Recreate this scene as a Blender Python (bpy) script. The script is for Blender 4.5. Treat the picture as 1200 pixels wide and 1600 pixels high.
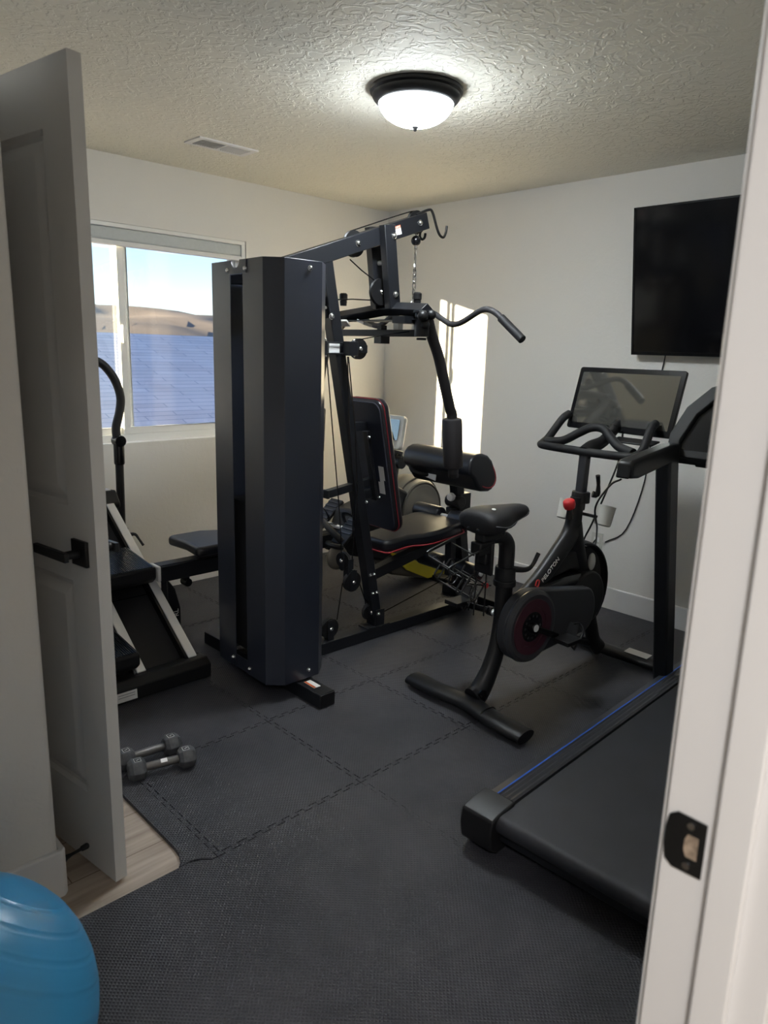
import bpy, bmesh, math, random
from mathutils import Vector, Matrix, Euler
random.seed(7)
PI = math.pi
SC = bpy.context.scene
COL = SC.collection
for o in list(bpy.data.objects): bpy.data.objects.remove(o)

# ------------------------------------------------------------------ camera, sky, sun, exposure
YAW, PITCH, ROLL = math.radians(45.763), math.radians(12.571), math.radians(-1.685)
cd = bpy.data.cameras.new('camera'); cam = bpy.data.objects.new('camera', cd); COL.objects.link(cam); SC.camera = cam
cd.sensor_fit = 'VERTICAL'; cd.sensor_height = 32.0; cd.sensor_width = 24.0; cd.lens = 22.583
cd.clip_start = 0.02; cd.clip_end = 3000
cd.dof.use_dof = True; cd.dof.focus_distance = 3.2; cd.dof.aperture_fstop = 4.5
fw = Vector((math.cos(YAW)*math.cos(PITCH), math.sin(YAW)*math.cos(PITCH), -math.sin(PITCH)))
rt = Vector((math.sin(YAW), -math.cos(YAW), 0)); dn = -rt.cross(fw)
r2 = math.cos(ROLL)*rt + math.sin(ROLL)*dn; d2 = -math.sin(ROLL)*rt + math.cos(ROLL)*dn
if d2.z > 0: d2 = -d2; 
mm = Matrix.Identity(4)
for i in range(3):
    mm[i][0] = r2[i]; mm[i][1] = -d2[i]; mm[i][2] = -fw[i]
mm[0][3], mm[1][3], mm[2][3] = 0, 0, 1.45
cam.matrix_world = mm

SC.view_settings.view_transform = 'Standard'; SC.view_settings.look = 'None'
SC.view_settings.gamma = 1.0; SC.view_settings.use_curve_mapping = False
SC.view_settings.exposure = 0.6

w = bpy.data.worlds.new('sky'); SC.world = w; w.use_nodes = True
wn = w.node_tree.nodes; wl = w.node_tree.links
sky = wn.new('ShaderNodeTexSky'); sky.sky_type = 'NISHITA'; sky.sun_disc = False
sky.sun_elevation = math.radians(40); sky.sun_rotation = math.radians(290); sky.altitude = 1500; sky.dust_density = 0.0; sky.air_density = 1.0; sky.ozone_density = 2.0
wl.new(sky.outputs[0], wn['Background'].inputs[0]); wn['Background'].inputs[1].default_value = 0.185

sd = bpy.data.lights.new('sun', 'SUN'); so = bpy.data.objects.new('sun', sd); COL.objects.link(so)
sd.energy = 36.0; sd.color = (1.0, 0.83, 0.54); sd.angle = math.radians(0.55)
so.rotation_euler = Vector((1, -0.368, -0.104)).to_track_quat('-Z', 'Y').to_euler()
so.location = (-4, 8, 4)

hd = bpy.data.lights.new('hall_light', 'AREA'); ho = bpy.data.objects.new('hall_light', hd); COL.objects.link(ho)
hd.shape = 'DISK'; hd.size = 0.35; hd.energy = 30; hd.color = (1.0, 0.975, 0.96)
ho.location = (-0.55, -0.65, 2.38)

# ------------------------------------------------------------------ materials
def mat(name, col, rough=0.5, metal=0.0, bump=None, var=0.0, vscale=8.0, spec=None, coat=0.0, emit=None, es=0.0, sheen=0.0):
    m = bpy.data.materials.new(name); m.use_nodes = True
    nt = m.node_tree; b = nt.nodes['Principled BSDF']
    b.inputs['Base Color'].default_value = (*col, 1); b.inputs['Roughness'].default_value = rough
    b.inputs['Metallic'].default_value = metal
    if spec is not None: b.inputs['Specular IOR Level'].default_value = spec
    if coat: b.inputs['Coat Weight'].default_value = coat; b.inputs['Coat Roughness'].default_value = 0.15
    if sheen: b.inputs['Sheen Weight'].default_value = sheen
    if emit: b.inputs['Emission Color'].default_value = (*emit, 1); b.inputs['Emission Strength'].default_value = es
    tc = nt.nodes.new('ShaderNodeTexCoord')
    if var:
        n = nt.nodes.new('ShaderNodeTexNoise'); n.inputs['Scale'].default_value = vscale; n.inputs['Detail'].default_value = 5
        nt.links.new(tc.outputs['Object'], n.inputs['Vector'])
        r = nt.nodes.new('ShaderNodeMapRange'); r.inputs['From Min'].default_value = .3; r.inputs['From Max'].default_value = .7
        r.inputs['To Min'].default_value = 1-var; r.inputs['To Max'].default_value = 1+var
        nt.links.new(n.outputs['Fac'], r.inputs['Value'])
        mx = nt.nodes.new('ShaderNodeVectorMath'); mx.operation = 'SCALE'; mx.inputs[0].default_value = col
        nt.links.new(r.outputs[0], mx.inputs['Scale']); nt.links.new(mx.outputs[0], b.inputs['Base Color'])
    if bump:
        sc, st, dist = bump
        n = nt.nodes.new('ShaderNodeTexNoise'); n.inputs['Scale'].default_value = sc; n.inputs['Detail'].default_value = 3
        nt.links.new(tc.outputs['Object'], n.inputs['Vector'])
        bp = nt.nodes.new('ShaderNodeBump'); bp.inputs['Strength'].default_value = st; bp.inputs['Distance'].default_value = dist
        nt.links.new(n.outputs['Fac'], bp.inputs['Height']); nt.links.new(bp.outputs[0], b.inputs['Normal'])
    return m

M = {}
M['black'] = mat('black_powder_coat', (.010, .011, .014), .40, spec=.4, bump=(400, .08, .001))
M['shroud'] = mat('black_sheet_metal', (.020, .024, .038), .30, spec=.8, var=.06, vscale=3, bump=(60, .03, .001))
M['plastic'] = mat('black_plastic', (.008, .008, .009), .44, spec=.4)
M['gloss'] = mat('gloss_black_plastic', (.006, .006, .007), .22, spec=.4)
M['vinyl'] = mat('black_vinyl', (.010, .011, .015), .34, bump=(130, .12, .002))
M['vinyl_back'] = mat('navy_back_cloth', (.016, .019, .032), .6, var=.12, vscale=14)
M['foam'] = mat('foam_grip', (.024, .022, .025), .62, bump=(500, .2, .0008))
M['rubber'] = mat('rubber', (.013, .013, .015), .62, spec=.4)
M['red'] = mat('red_piping', (.30, .018, .028), .45)
M['redknob'] = mat('red_knob', (.62, .025, .03), .35)
M['chrome'] = mat('chrome', (.75, .75, .76), .18, metal=1)
M['steel'] = mat('brushed_aluminium', (.86, .86, .87), .38, metal=.15)
M['white'] = mat('white_paint', (.80, .79, .785), .42, bump=(220, .03, .001))
M['doorp'] = mat('white_door_paint', (.68, .675, .66), .45, bump=(160, .03, .001))
M['vinylw'] = mat('white_window_vinyl', (.86, .86, .84), .35)
M['shade'] = mat('grey_white_blind_fabric', (.56, .59, .60), .8, var=.03, vscale=60)
M['label'] = mat('white_label', (.82, .81, .79), .5)
M['orange'] = mat('orange_print', (.75, .16, .05), .5)
M['ink'] = mat('grey_print', (.18, .18, .19), .6)
M['blue'] = mat('blue_rubber', (.045, .30, .60), .33, bump=(700, .05, .0006), coat=.15)
M['bluestrip'] = mat('blue_stripe', (.03, .13, .62), .4)
M['screen'] = mat('black_glass_screen', (.25, .245, .22), .06, metal=.75)
M['tvscreen'] = mat('tv_screen', (.006, .006, .007), .12, spec=.5)
M['tan'] = mat('beige_grey_plastic', (.17, .155, .125), .45, var=.05)
M['tand'] = mat('dark_taupe_plastic', (.075, .068, .056), .5)
M['yellow'] = mat('yellow_plastic', (.62, .52, .03), .5)
M['dumb'] = mat('grey_hammered_iron', (.085, .088, .095), .5, var=.25, vscale=60, bump=(300, .2, .001))
M['dgrip'] = mat('grey_steel_handle', (.16, .155, .15), .4, metal=.5, bump=(900, .3, .0005))
M['clear'] = mat('smoked_clear_plastic', (.55, .56, .52), .15, coat=.4)
M['white_pl'] = mat('off_white_plastic', (.62, .61, .56), .4)
M['maroon'] = mat('maroon_disc', (.045, .012, .02), .4)
M['hinge'] = mat('blackened_steel', (.02, .02, .02), .35, metal=.5)
M['hole'] = mat('raw_wood_and_metal', (.35, .27, .2), .6, var=.5, vscale=90)
M['belt'] = mat('treadmill_belt', (.018, .019, .024), .55, var=.18, vscale=7, bump=(900, .25, .0008))
M['greyrail'] = mat('dark_grey_rail', (.034, .035, .04), .38)

def mk_mat_wall(name, col, sc, st, dist):
    m = mat(name, col, .75); nt = m.node_tree; b = nt.nodes['Principled BSDF']
    g = nt.nodes.new('ShaderNodeNewGeometry')
    n = nt.nodes.new('ShaderNodeTexNoise'); n.inputs['Scale'].default_value = sc; n.inputs['Detail'].default_value = 2.5; n.inputs['Distortion'].default_value = 1.2
    nt.links.new(g.outputs['Position'], n.inputs['Vector'])
    r = nt.nodes.new('ShaderNodeValToRGB'); r.color_ramp.elements[0].position = .47; r.color_ramp.elements[1].position = .56
    nt.links.new(n.outputs['Fac'], r.inputs[0])
    bp = nt.nodes.new('ShaderNodeBump'); bp.inputs['Strength'].default_value = st; bp.inputs['Distance'].default_value = dist
    nt.links.new(r.outputs[0], bp.inputs['Height']); nt.links.new(bp.outputs[0], b.inputs['Normal'])
    return m
M['wall'] = mk_mat_wall('wall_paint', (.79, .77, .735), 28, .16, .0015)
M['ceil'] = mk_mat_wall('knockdown_ceiling', (.82, .79, .70), 24, .6, .004)

def mat_foam():
    m = mat('foam_mat', (.034, .036, .044), .55); nt = m.node_tree; b = nt.nodes['Principled BSDF']; L = nt.links.new
    g = nt.nodes.new('ShaderNodeNewGeometry')
    mp = nt.nodes.new('ShaderNodeMapping'); mp.inputs['Scale'].default_value = (1, 1, 0); L(g.outputs['Position'], mp.inputs['Vector'])
    hs = []
    for k, (ang, s) in enumerate(((0.0, 52.0), (PI/2, 52.0))):
        mq = nt.nodes.new('ShaderNodeMapping'); mq.inputs['Rotation'].default_value = (0, 0, ang); L(mp.outputs[0], mq.inputs['Vector'])
        wv = nt.nodes.new('ShaderNodeTexWave'); wv.wave_type = 'BANDS'; wv.bands_direction = 'DIAGONAL' if k == 0 else 'DIAGONAL'
        wv.inputs['Scale'].default_value = s; wv.inputs['Distortion'].default_value = 0.0
        L(mq.outputs[0], wv.inputs['Vector']); hs.append(wv)
    mu = nt.nodes.new('ShaderNodeMath'); mu.operation = 'MAXIMUM'
    L(hs[0].outputs['Fac'], mu.inputs[0]); L(hs[1].outputs['Fac'], mu.inputs[1])
    bp = nt.nodes.new('ShaderNodeBump'); bp.inputs['Strength'].default_value = .9; bp.inputs['Distance'].default_value = .0017
    L(mu.outputs[0], bp.inputs['Height']); L(bp.outputs[0], b.inputs['Normal'])
    n = nt.nodes.new('ShaderNodeTexNoise'); n.inputs['Scale'].default_value = 2.6; n.inputs['Detail'].default_value = 6; n.inputs['Roughness'].default_value = .65
    L(g.outputs['Position'], n.inputs['Vector'])
    rr = nt.nodes.new('ShaderNodeValToRGB'); e = rr.color_ramp.elements
    e[0].position = .3; e[0].color = (.027, .028, .036, 1); e[1].position = .72; e[1].color = (.070, .069, .080, 1)
    L(n.outputs['Fac'], rr.inputs[0])
    mx = nt.nodes.new('ShaderNodeMix'); mx.data_type = 'RGBA'; mx.blend_type = 'MULTIPLY'; mx.inputs[0].default_value = .5
    L(rr.outputs[0], mx.inputs[6]); L(mu.outputs[0], mx.inputs[7]); L(mx.outputs[2], b.inputs['Base Color'])
    return m
M['mat'] = mat_foam()

def mat_wood():
    m = mat('oak_vinyl_plank', (.5, .4, .3), .45); nt = m.node_tree; b = nt.nodes['Principled BSDF']; L = nt.links.new
    g = nt.nodes.new('ShaderNodeNewGeometry')
    mp = nt.nodes.new('ShaderNodeMapping'); mp.inputs['Scale'].default_value = (1.2, 14, 1); L(g.outputs['Position'], mp.inputs['Vector'])
    n = nt.nodes.new('ShaderNodeTexNoise'); n.inputs['Scale'].default_value = 2.2; n.inputs['Detail'].default_value = 8; L(mp.outputs[0], n.inputs['Vector'])
    br = nt.nodes.new('ShaderNodeTexBrick'); br.inputs['Scale'].default_value = 1.0; br.inputs['Brick Width'].default_value = 1.2; br.inputs['Row Height'].default_value = .18
    br.inputs['Mortar Size'].default_value = .0015; br.inputs['Color1'].default_value = (.86, .86, .86, 1); br.inputs['Color2'].default_value = (1, 1, 1, 1); br.inputs['Mortar'].default_value = (.35, .3, .25, 1)
    L(g.outputs['Position'], br.inputs['Vector'])
    r = nt.nodes.new('ShaderNodeValToRGB'); e = r.color_ramp.elements
    e[0].position = .3; e[0].color = (.36, .28, .215, 1); e[1].position = .7; e[1].color = (.62, .53, .44, 1); L(n.outputs['Fac'], r.inputs[0])
    mx = nt.nodes.new('ShaderNodeMix'); mx.data_type = 'RGBA'; mx.blend_type = 'MULTIPLY'; mx.inputs[0].default_value = 1
    L(r.outputs[0], mx.inputs[6]); L(br.outputs[0], mx.inputs[7]); L(mx.outputs[2], b.inputs['Base Color'])
    return m
M['wood'] = mat_wood()

def mat_glass(name, haze, hcol):
    m = bpy.data.materials.new(name); m.use_nodes = True; nt = m.node_tree; nt.nodes.clear(); L = nt.links.new
    o = nt.nodes.new('ShaderNodeOutputMaterial'); t = nt.nodes.new('ShaderNodeBsdfTransparent'); g = nt.nodes.new('ShaderNodeBsdfGlossy')
    g.inputs['Roughness'].default_value = .02; t.inputs['Color'].default_value = (.97, .98, .98, 1)
    a = nt.nodes.new('ShaderNodeMixShader'); a.inputs[0].default_value = .05; L(t.outputs[0], a.inputs[1]); L(g.outputs[0], a.inputs[2])
    d = nt.nodes.new('ShaderNodeBsdfTranslucent'); d.inputs['Color'].default_value = (*hcol, 1)
    b = nt.nodes.new('ShaderNodeMixShader'); b.inputs[0].default_value = haze
    L(a.outputs[0], b.inputs[1]); L(d.outputs[0], b.inputs[2]); L(b.outputs[0], o.inputs[0])
    return m
M['glass'] = mat_glass('window_glass', .02, (.6, .75, .95))
M['glassd'] = mat_glass('dusty_window_glass', .006, (.9, .88, .95))

def mat_dome():
    m = bpy.data.materials.new('alabaster_glass_lit'); m.use_nodes = True; nt = m.node_tree; nt.nodes.clear(); L = nt.links.new
    o = nt.nodes.new('ShaderNodeOutputMaterial'); e = nt.nodes.new('ShaderNodeEmission'); L(e.outputs[0], o.inputs[0])
    tc = nt.nodes.new('ShaderNodeTexCoord'); n = nt.nodes.new('ShaderNodeTexNoise'); n.inputs['Scale'].default_value = 9; n.inputs['Distortion'].default_value = 1.5
    L(tc.outputs['Object'], n.inputs['Vector'])
    r = nt.nodes.new('ShaderNodeValToRGB'); r.color_ramp.elements[0].color = (.76, .86, .92, 1); r.color_ramp.elements[1].color = (.94, .98, 1, 1)
    L(n.outputs['Fac'], r.inputs[0]); L(r.outputs[0], e.inputs[0])
    sp = nt.nodes.new('ShaderNodeSeparateXYZ'); L(tc.outputs['Object'], sp.inputs[0])
    mr = nt.nodes.new('ShaderNodeMapRange'); mr.inputs['From Min'].default_value = -.050; mr.inputs['From Max'].default_value = -.115
    mr.inputs['To Min'].default_value = 22; mr.inputs['To Max'].default_value = 105; L(sp.outputs['Z'], mr.inputs['Value']); L(mr.outputs[0], e.inputs[1])
    return m
M['dome'] = mat_dome()

def mat_shingle():
    m = mat('grey_shingles', (.3, .3, .36), .9); nt = m.node_tree; b = nt.nodes['Principled BSDF']; L = nt.links.new
    tc = nt.nodes.new('ShaderNodeTexCoord')
    br = nt.nodes.new('ShaderNodeTexBrick'); br.inputs['Scale'].default_value = 1; br.inputs['Brick Width'].default_value = .95; br.inputs['Row Height'].default_value = .14
    br.inputs['Mortar Size'].default_value = .008; br.inputs['Color1'].default_value = (.70, .62, .63, 1); br.inputs['Color2'].default_value = (.80, .71, .72, 1); br.inputs['Mortar'].default_value = (.42, .40, .46, 1)
    L(tc.outputs['Object'], br.inputs['Vector'])
    n = nt.nodes.new('ShaderNodeTexNoise'); n.inputs['Scale'].default_value = 1.3; n.inputs['Detail'].default_value = 8; L(tc.outputs['Object'], n.inputs['Vector'])
    mx = nt.nodes.new('ShaderNodeMix'); mx.data_type = 'RGBA'; mx.blend_type = 'OVERLAY'; mx.inputs[0].default_value = .4
    L(br.outputs[0], mx.inputs[6]); L(n.outputs['Fac'], mx.inputs[7]); L(mx.outputs[2], b.inputs['Base Color'])
    return m
M['shingle'] = mat_shingle()
M['siding'] = mat('house_siding', (.5, .5, .5), .7)
M['hill'] = mat('dry_hillside', (.20, .155, .125), .95, var=.22, vscale=.05)
M['ground'] = mat('dry_ground', (.35, .29, .22), .95, var=.2, vscale=.6)

# ------------------------------------------------------------------ mesh builder
def V(p): return Vector(p)
class MB:
    def __init__(s): s.v = []; s.f = []; s.m = []
    def add(s, vs, fs, mi=0):
        k = len(s.v); s.v += [tuple(x) for x in vs]; s.f += [tuple(i+k for i in f) for f in fs]; s.m += [mi]*len(fs); return s
    def box(s, c, d, rot=None, mi=0):
        hx, hy, hz = d[0]/2, d[1]/2, d[2]/2
        vs = [V((x, y, z)) for x in (-hx, hx) for y in (-hy, hy) for z in (-hz, hz)]
        if rot is not None:
            R = rot if isinstance(rot, Matrix) else Euler(rot).to_matrix(); vs = [R @ q for q in vs]
        vs = [q+V(c) for q in vs]
        return s.add(vs, [(0, 1, 3, 2), (4, 6, 7, 5), (0, 4, 5, 1), (2, 3, 7, 6), (0, 2, 6, 4), (1, 5, 7, 3)], mi)
    def bx(s, x0, x1, y0, y1, z0, z1, mi=0):
        return s.box(((x0+x1)/2, (y0+y1)/2, (z0+z1)/2), (abs(x1-x0), abs(y1-y0), abs(z1-z0)), mi=mi)
    def beam(s, a, b, wd, h, up=(0, 0, 1), mi=0):
        a, b = V(a), V(b); d = (b-a); L = d.length; d.normalize(); u = V(up); sd_ = d.cross(u)
        if sd_.length < 1e-4: sd_ = d.cross(V((1, 0, 0)))
        sd_.normalize(); u = sd_.cross(d)
        R = Matrix((d, sd_, u)).transposed()
        return s.box((a+b)/2, (L, wd, h), R, mi)
    def tube(s, pts, r, n=10, closed=False, smooth=0, mi=0, flat=1.0, upv=None):
        P = [V(p) for p in pts]; R = list(r) if isinstance(r, (list, tuple)) else [r]*len(P)
        if smooth:
            Q = []; RR = []; N = len(P); rng = range(N if closed else N-1)
            for i in rng:
                p1, p2 = P[i], P[(i+1) % N]
                p0 = P[(i-1) % N] if (closed or i > 0) else p1*2-p2
                p3 = P[(i+2) % N] if (closed or i+2 < N) else p2*2-p1
                for k in range(smooth):
                    t = k/smooth
                    Q.append(.5*((2*p1)+(p2-p0)*t+(2*p0-5*p1+4*p2-p3)*t*t+(3*p1-p0-3*p2+p3)*t**3)); RR.append(R[i]*(1-t)+R[(i+1) % N]*t)
            if not closed: Q.append(P[-1]); RR.append(R[-1])
            P, R = Q, RR
        N = len(P); vs = []; nrm = None
        for i in range(N):
            if closed: d = P[(i+1) % N]-P[(i-1) % N]
            else: d = P[min(i+1, N-1)]-P[max(i-1, 0)]
            if d.length < 1e-9: d = V((0, 0, 1))
            d.normalize()
            if nrm is None:
                nrm = V(upv) if upv else (V((0, 0, 1)) if abs(d.z) < .9 else V((1, 0, 0)))
            nrm = nrm-d*nrm.dot(d); nrm.normalize(); bn = d.cross(nrm)
            for k in range(n):
                a = 2*PI*k/n; vs.append(P[i]+nrm*(math.cos(a)*R[i]*flat)+bn*(math.sin(a)*R[i]))
        fs = []
        for i in range(N if closed else N-1):
            j = (i+1) % N
            for k in range(n):
                k2 = (k+1) % n; fs.append((i*n+k, i*n+k2, j*n+k2, j*n+k))
        if not closed: fs += [tuple(range(n))[::-1], tuple((N-1)*n+k for k in range(n))]
        return s.add(vs, fs, mi)
    def cyl(s, a, b, r, r2=None, n=20, mi=0): return s.tube([a, b], [r, r if r2 is None else r2], n, mi=mi)
    def lathe(s, prof, o, ax=(0, 0, 1), n=32, mi=0):
        ax = V(ax).normalized(); u = ax.orthogonal().normalized(); v_ = ax.cross(u); vs = []; fs = []
        for (r, z) in prof:
            for k in range(n):
                a = 2*PI*k/n; vs.append(V(o)+ax*z+u*(r*math.cos(a))+v_*(r*math.sin(a)))
        for i in range(len(prof)-1):
            for k in range(n):
                k2 = (k+1) % n; fs.append((i*n+k, i*n+k2, (i+1)*n+k2, (i+1)*n+k))
        fs += [tuple(range(n))[::-1], tuple((len(prof)-1)*n+k for k in range(n))]
        return s.add(vs, fs, mi)
    def prism(s, poly, o, ux, uy, t, mi=0):
        ux, uy = V(ux).normalized(), V(uy).normalized(); uz = ux.cross(uy); n = len(poly)
        vs = [V(o)+ux*x+uy*y for x, y in poly]+[V(o)+ux*x+uy*y+uz*t for x, y in poly]
        fs = [tuple(range(n))[::-1], tuple(range(n, 2*n))]+[(i, (i+1) % n, n+(i+1) % n, n+i) for i in range(n)]
        return s.add(vs, fs, mi)
    def ball(s, c, r, sc=(1, 1, 1), n=20, m_=12, rot=None, mi=0):
        vs = []; fs = []
        for i in range(m_+1):
            ph = PI*i/m_
            for k in range(n):
                a = 2*PI*k/n; q = V((math.sin(ph)*math.cos(a)*sc[0], math.sin(ph)*math.sin(a)*sc[1], math.cos(ph)*sc[2]))*r
                if rot: q = Euler(rot).to_matrix() @ q
                vs.append(q+V(c))
        for i in range(m_):
            for k in range(n):
                k2 = (k+1) % n; fs.append((i*n+k, (i+1)*n+k, (i+1)*n+k2, i*n+k2))
        return s.add(vs, fs, mi)
    def torus(s, c, ax, R, r, n=28, k=10, mi=0):
        ax = V(ax).normalized(); u = ax.orthogonal().normalized(); v_ = ax.cross(u)
        return s.tube([V(c)+u*(R*math.cos(2*PI*i/n))+v_*(R*math.sin(2*PI*i/n)) for i in range(n)], r, k, closed=True, mi=mi, upv=ax)

def obj(name, mb, m, parent=None, bevel=0, seg=2, ang=38, subsurf=0):
    me = bpy.data.meshes.new(name); me.from_pydata(mb.v, [], mb.f)
    ms = m if isinstance(m, (list, tuple)) else [m]
    for x in ms: me.materials.append(M[x] if isinstance(x, str) else x)
    me.polygons.foreach_set('material_index', mb.m)
    bm = bmesh.new(); bm.from_mesh(me); bmesh.ops.remove_doubles(bm, verts=bm.verts, dist=1e-6); bmesh.ops.recalc_face_normals(bm, faces=bm.faces); bm.to_mesh(me); bm.free()
    me.polygons.foreach_set('use_smooth', [True]*len(me.polygons)); me.set_sharp_from_angle(angle=math.radians(ang))
    o = bpy.data.objects.new(name, me); COL.objects.link(o)
    if parent: o.parent = parent
    if bevel:
        b = o.modifiers.new('bevel', 'BEVEL'); b.width = bevel; b.segments = seg; b.limit_method = 'ANGLE'; b.angle_limit = math.radians(40)
    if subsurf:
        b = o.modifiers.new('sub', 'SUBSURF'); b.levels = subsurf; b.render_levels = subsurf
    return o
def thing(name, label, cat, loc=(0, 0, 0), rz=0.0, group=None):
    o = bpy.data.objects.new(name, None); COL.objects.link(o); o.location = loc; o.rotation_euler = (0, 0, rz)
    o.empty_display_size = .1; o['label'] = label; o['category'] = cat
    if group: o['group'] = group
    return o
def tag(o, label, cat, group=None):
    o['label'] = label; o['category'] = cat
    if group: o['group'] = group
    return o
def struct(o, label=None):
    o['kind'] = 'structure'
    if label: o['label'] = label
    return o
def textmesh(name, s, size, m, parent, loc, ux, uy, depth=.0006, align='CENTER'):
    cu = bpy.data.curves.new('t', 'FONT'); cu.body = s; cu.size = size; cu.extrude = depth; cu.align_x = align; cu.align_y = 'CENTER'; cu.resolution_u = 3
    t = bpy.data.objects.new('t', cu); COL.objects.link(t)
    dg = bpy.context.evaluated_depsgraph_get(); me = bpy.data.meshes.new_from_object(t.evaluated_get(dg))
    bpy.data.objects.remove(t); bpy.data.curves.remove(cu)
    ux, uy = V(ux).normalized(), V(uy).normalized(); uz = ux.cross(uy); mt = Matrix((ux, uy, uz)).transposed().to_4x4(); mt.translation = V(loc)
    me.transform(mt); me.materials.clear(); me.materials.append(M[m]); me.name = name
    o = bpy.data.objects.new(name, me); COL.objects.link(o); o.parent = parent
    return o
def copy_tree(o, parent=None):
    c = o.copy(); COL.objects.link(c)
    if parent: c.parent = parent
    for ch in list(o.children): copy_tree(ch, c)
    return c

# ------------------------------------------------------------------ the room
XW, YW, HC = 3.777, 3.922, 2.4066
XL, YB = -1.6, 0.30                       # left extent, doorway wall (room side)
b = MB().bx(-2.2, XW+.15, -2.2, YW+.16, -.12, 0)
struct(obj('floor', b, 'wood'), 'light oak plank floor')
b = MB().bx(-2.2, XW+.15, -2.2, YW+.16, HC, HC+.12)
struct(obj('ceiling', b, 'ceil'), 'knockdown textured ceiling')
b = MB().bx(XW, XW+.15, -.1, YW+.16, 0, HC)
struct(obj('wall_right', b, 'wall'), 'wall carrying the television')
WX0, WX1, WZ0, WZ1 = .82, 2.588, .897, 2.070
b = MB(); b.bx(-2.2, WX0, YW, YW+.16, 0, HC); b.bx(WX1, XW, YW, YW+.16, 0, HC); b.bx(WX0, WX1, YW, YW+.16, 0, WZ0); b.bx(WX0, WX1, YW, YW+.16, WZ1, HC)
struct(obj('wall_back', b, 'wall'), 'wall with the window')
# closet block at left, with its doorway in the side
b = MB(); b.bx(-2.2, .565, 1.78, 1.90, 0, HC); b.bx(.445, .565, 1.90, 2.46, 0, HC); b.bx(.445, .565, 3.24, YW, 0, HC); b.bx(.445, .565, 2.46, 3.24, 2.06, HC)
struct(obj('wall_left', b, 'wall', bevel=.012, seg=3), 'closet wall beside the open door')
b = MB(); b.bx(-2.2, -2.08, -2.2, YW, 0, HC)
struct(obj('wall_far_left', b, 'wall'))
# doorway wall and hall behind the camera
JX = .743
b = MB(); b.bx(JX+.02, XW, .17, .288, 0, HC); b.bx(-2.1, -.06, .17, .288, 0, HC); b.bx(-.06, JX+.02, .17, .288, 2.06, HC)
struct(obj('wall_front', b, 'wall'), 'wall around the doorway')
b = MB(); b.bx(1.35, 1.45, -2.2, .18, 0, HC); b.bx(-2.1, 1.45, -2.3, -2.2, 0, HC)
struct(obj('wall_hall', b, 'wall'))
# door frame: jamb, stop, casing
b = MB(); b.bx(JX, JX+.02, .16, .292, 0, 2.05)                       # jamb board
b.bx(JX-.011, JX, .196, .234, 0, 2.03)                               # stop
b.bx(-.075, JX+.02, .16, .292, 2.035, 2.055)
b.bx(-.075, -.055, .16, .292, 0, 2.05)
struct(obj('trim_1', b, 'white', bevel=.003), 'white door jamb with stop')
b = MB()
prof = [(0, 0), (.06, 0), (.06, .017), (.045, .019), (.02, .013), (.006, .011), (0, .008)]
b.prism([(x, z) for x, z in prof], (JX+.006, .2885, 0), (1, 0, 0), (0, 1, 0), 2.06)
b.prism([(x, z) for x, z in prof], (JX+.006, .1695, 0), (1, 0, 0), (0, -1, 0), -2.06)
struct(obj('trim_2', b, 'white'), 'white door casing')
# baseboards
def bb(name, x0, x1, y0, y1): return struct(obj(name, MB().bx(x0, x1, y0, y1, 0, .138), 'white', bevel=.005), 'white baseboard')
bb('baseboard_right', XW-.016, XW, .3, YW); bb('baseboard_back', .565, XW-.016, YW-.016, YW)
b = MB(); poly = [(-1.9, 1.78), (-1.9, 1.764), (.570, 1.764), (.581, 1.775), (.581, 2.40), (.565, 2.40), (.565, 1.78)]
b.prism(poly, (0, 0, 0), (1, 0, 0), (0, 1, 0), .138)
struct(obj('baseboard_left', b, 'white', bevel=.004), 'white baseboard around the closet corner')
bb('baseboard_front', JX+.08, XW-.016, .288, .304)
b = MB(); b.bx(.565, .578, 2.40, 2.455, 0, 2.12); b.bx(.565, .578, 3.245, 3.30, 0, 2.12); b.bx(.565, .578, 2.40, 3.30, 2.065, 2.12)
struct(obj('trim_3', b, 'white', bevel=.003), 'white casing of the closet door')

# strike plate on the jamb
t = thing('strike_plate', 'black strike plate on the white door jamb at right edge', 'strike plate', (JX, .265, .924))
b = MB(); pl = [(-.021, -.034), (.012, -.035), (.021, -.028), (.024, -.01), (.024, .01), (.021, .028), (.012, .035), (-.021, .034)]
b.prism(pl, (-.0008, 0, 0), (0, 1, 0), (0, 0, 1), -.002)
obj('plate', b, 'hinge', t, bevel=.0008)
obj('latch_hole', MB().prism([(-.014, -.014), (-.002, -.014), (.001, -.006), (.001, .006), (-.002, .014), (-.014, .014)], (-.0029, 0, 0), (0, 1, 0), (0, 0, 1), -.0004), 'hole', t)
for z in (-.025, .025): obj('screw', MB().cyl((-.0027, -.004, z), (-.0042, -.004, z), .0042, n=12), 'chrome', t)

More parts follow.
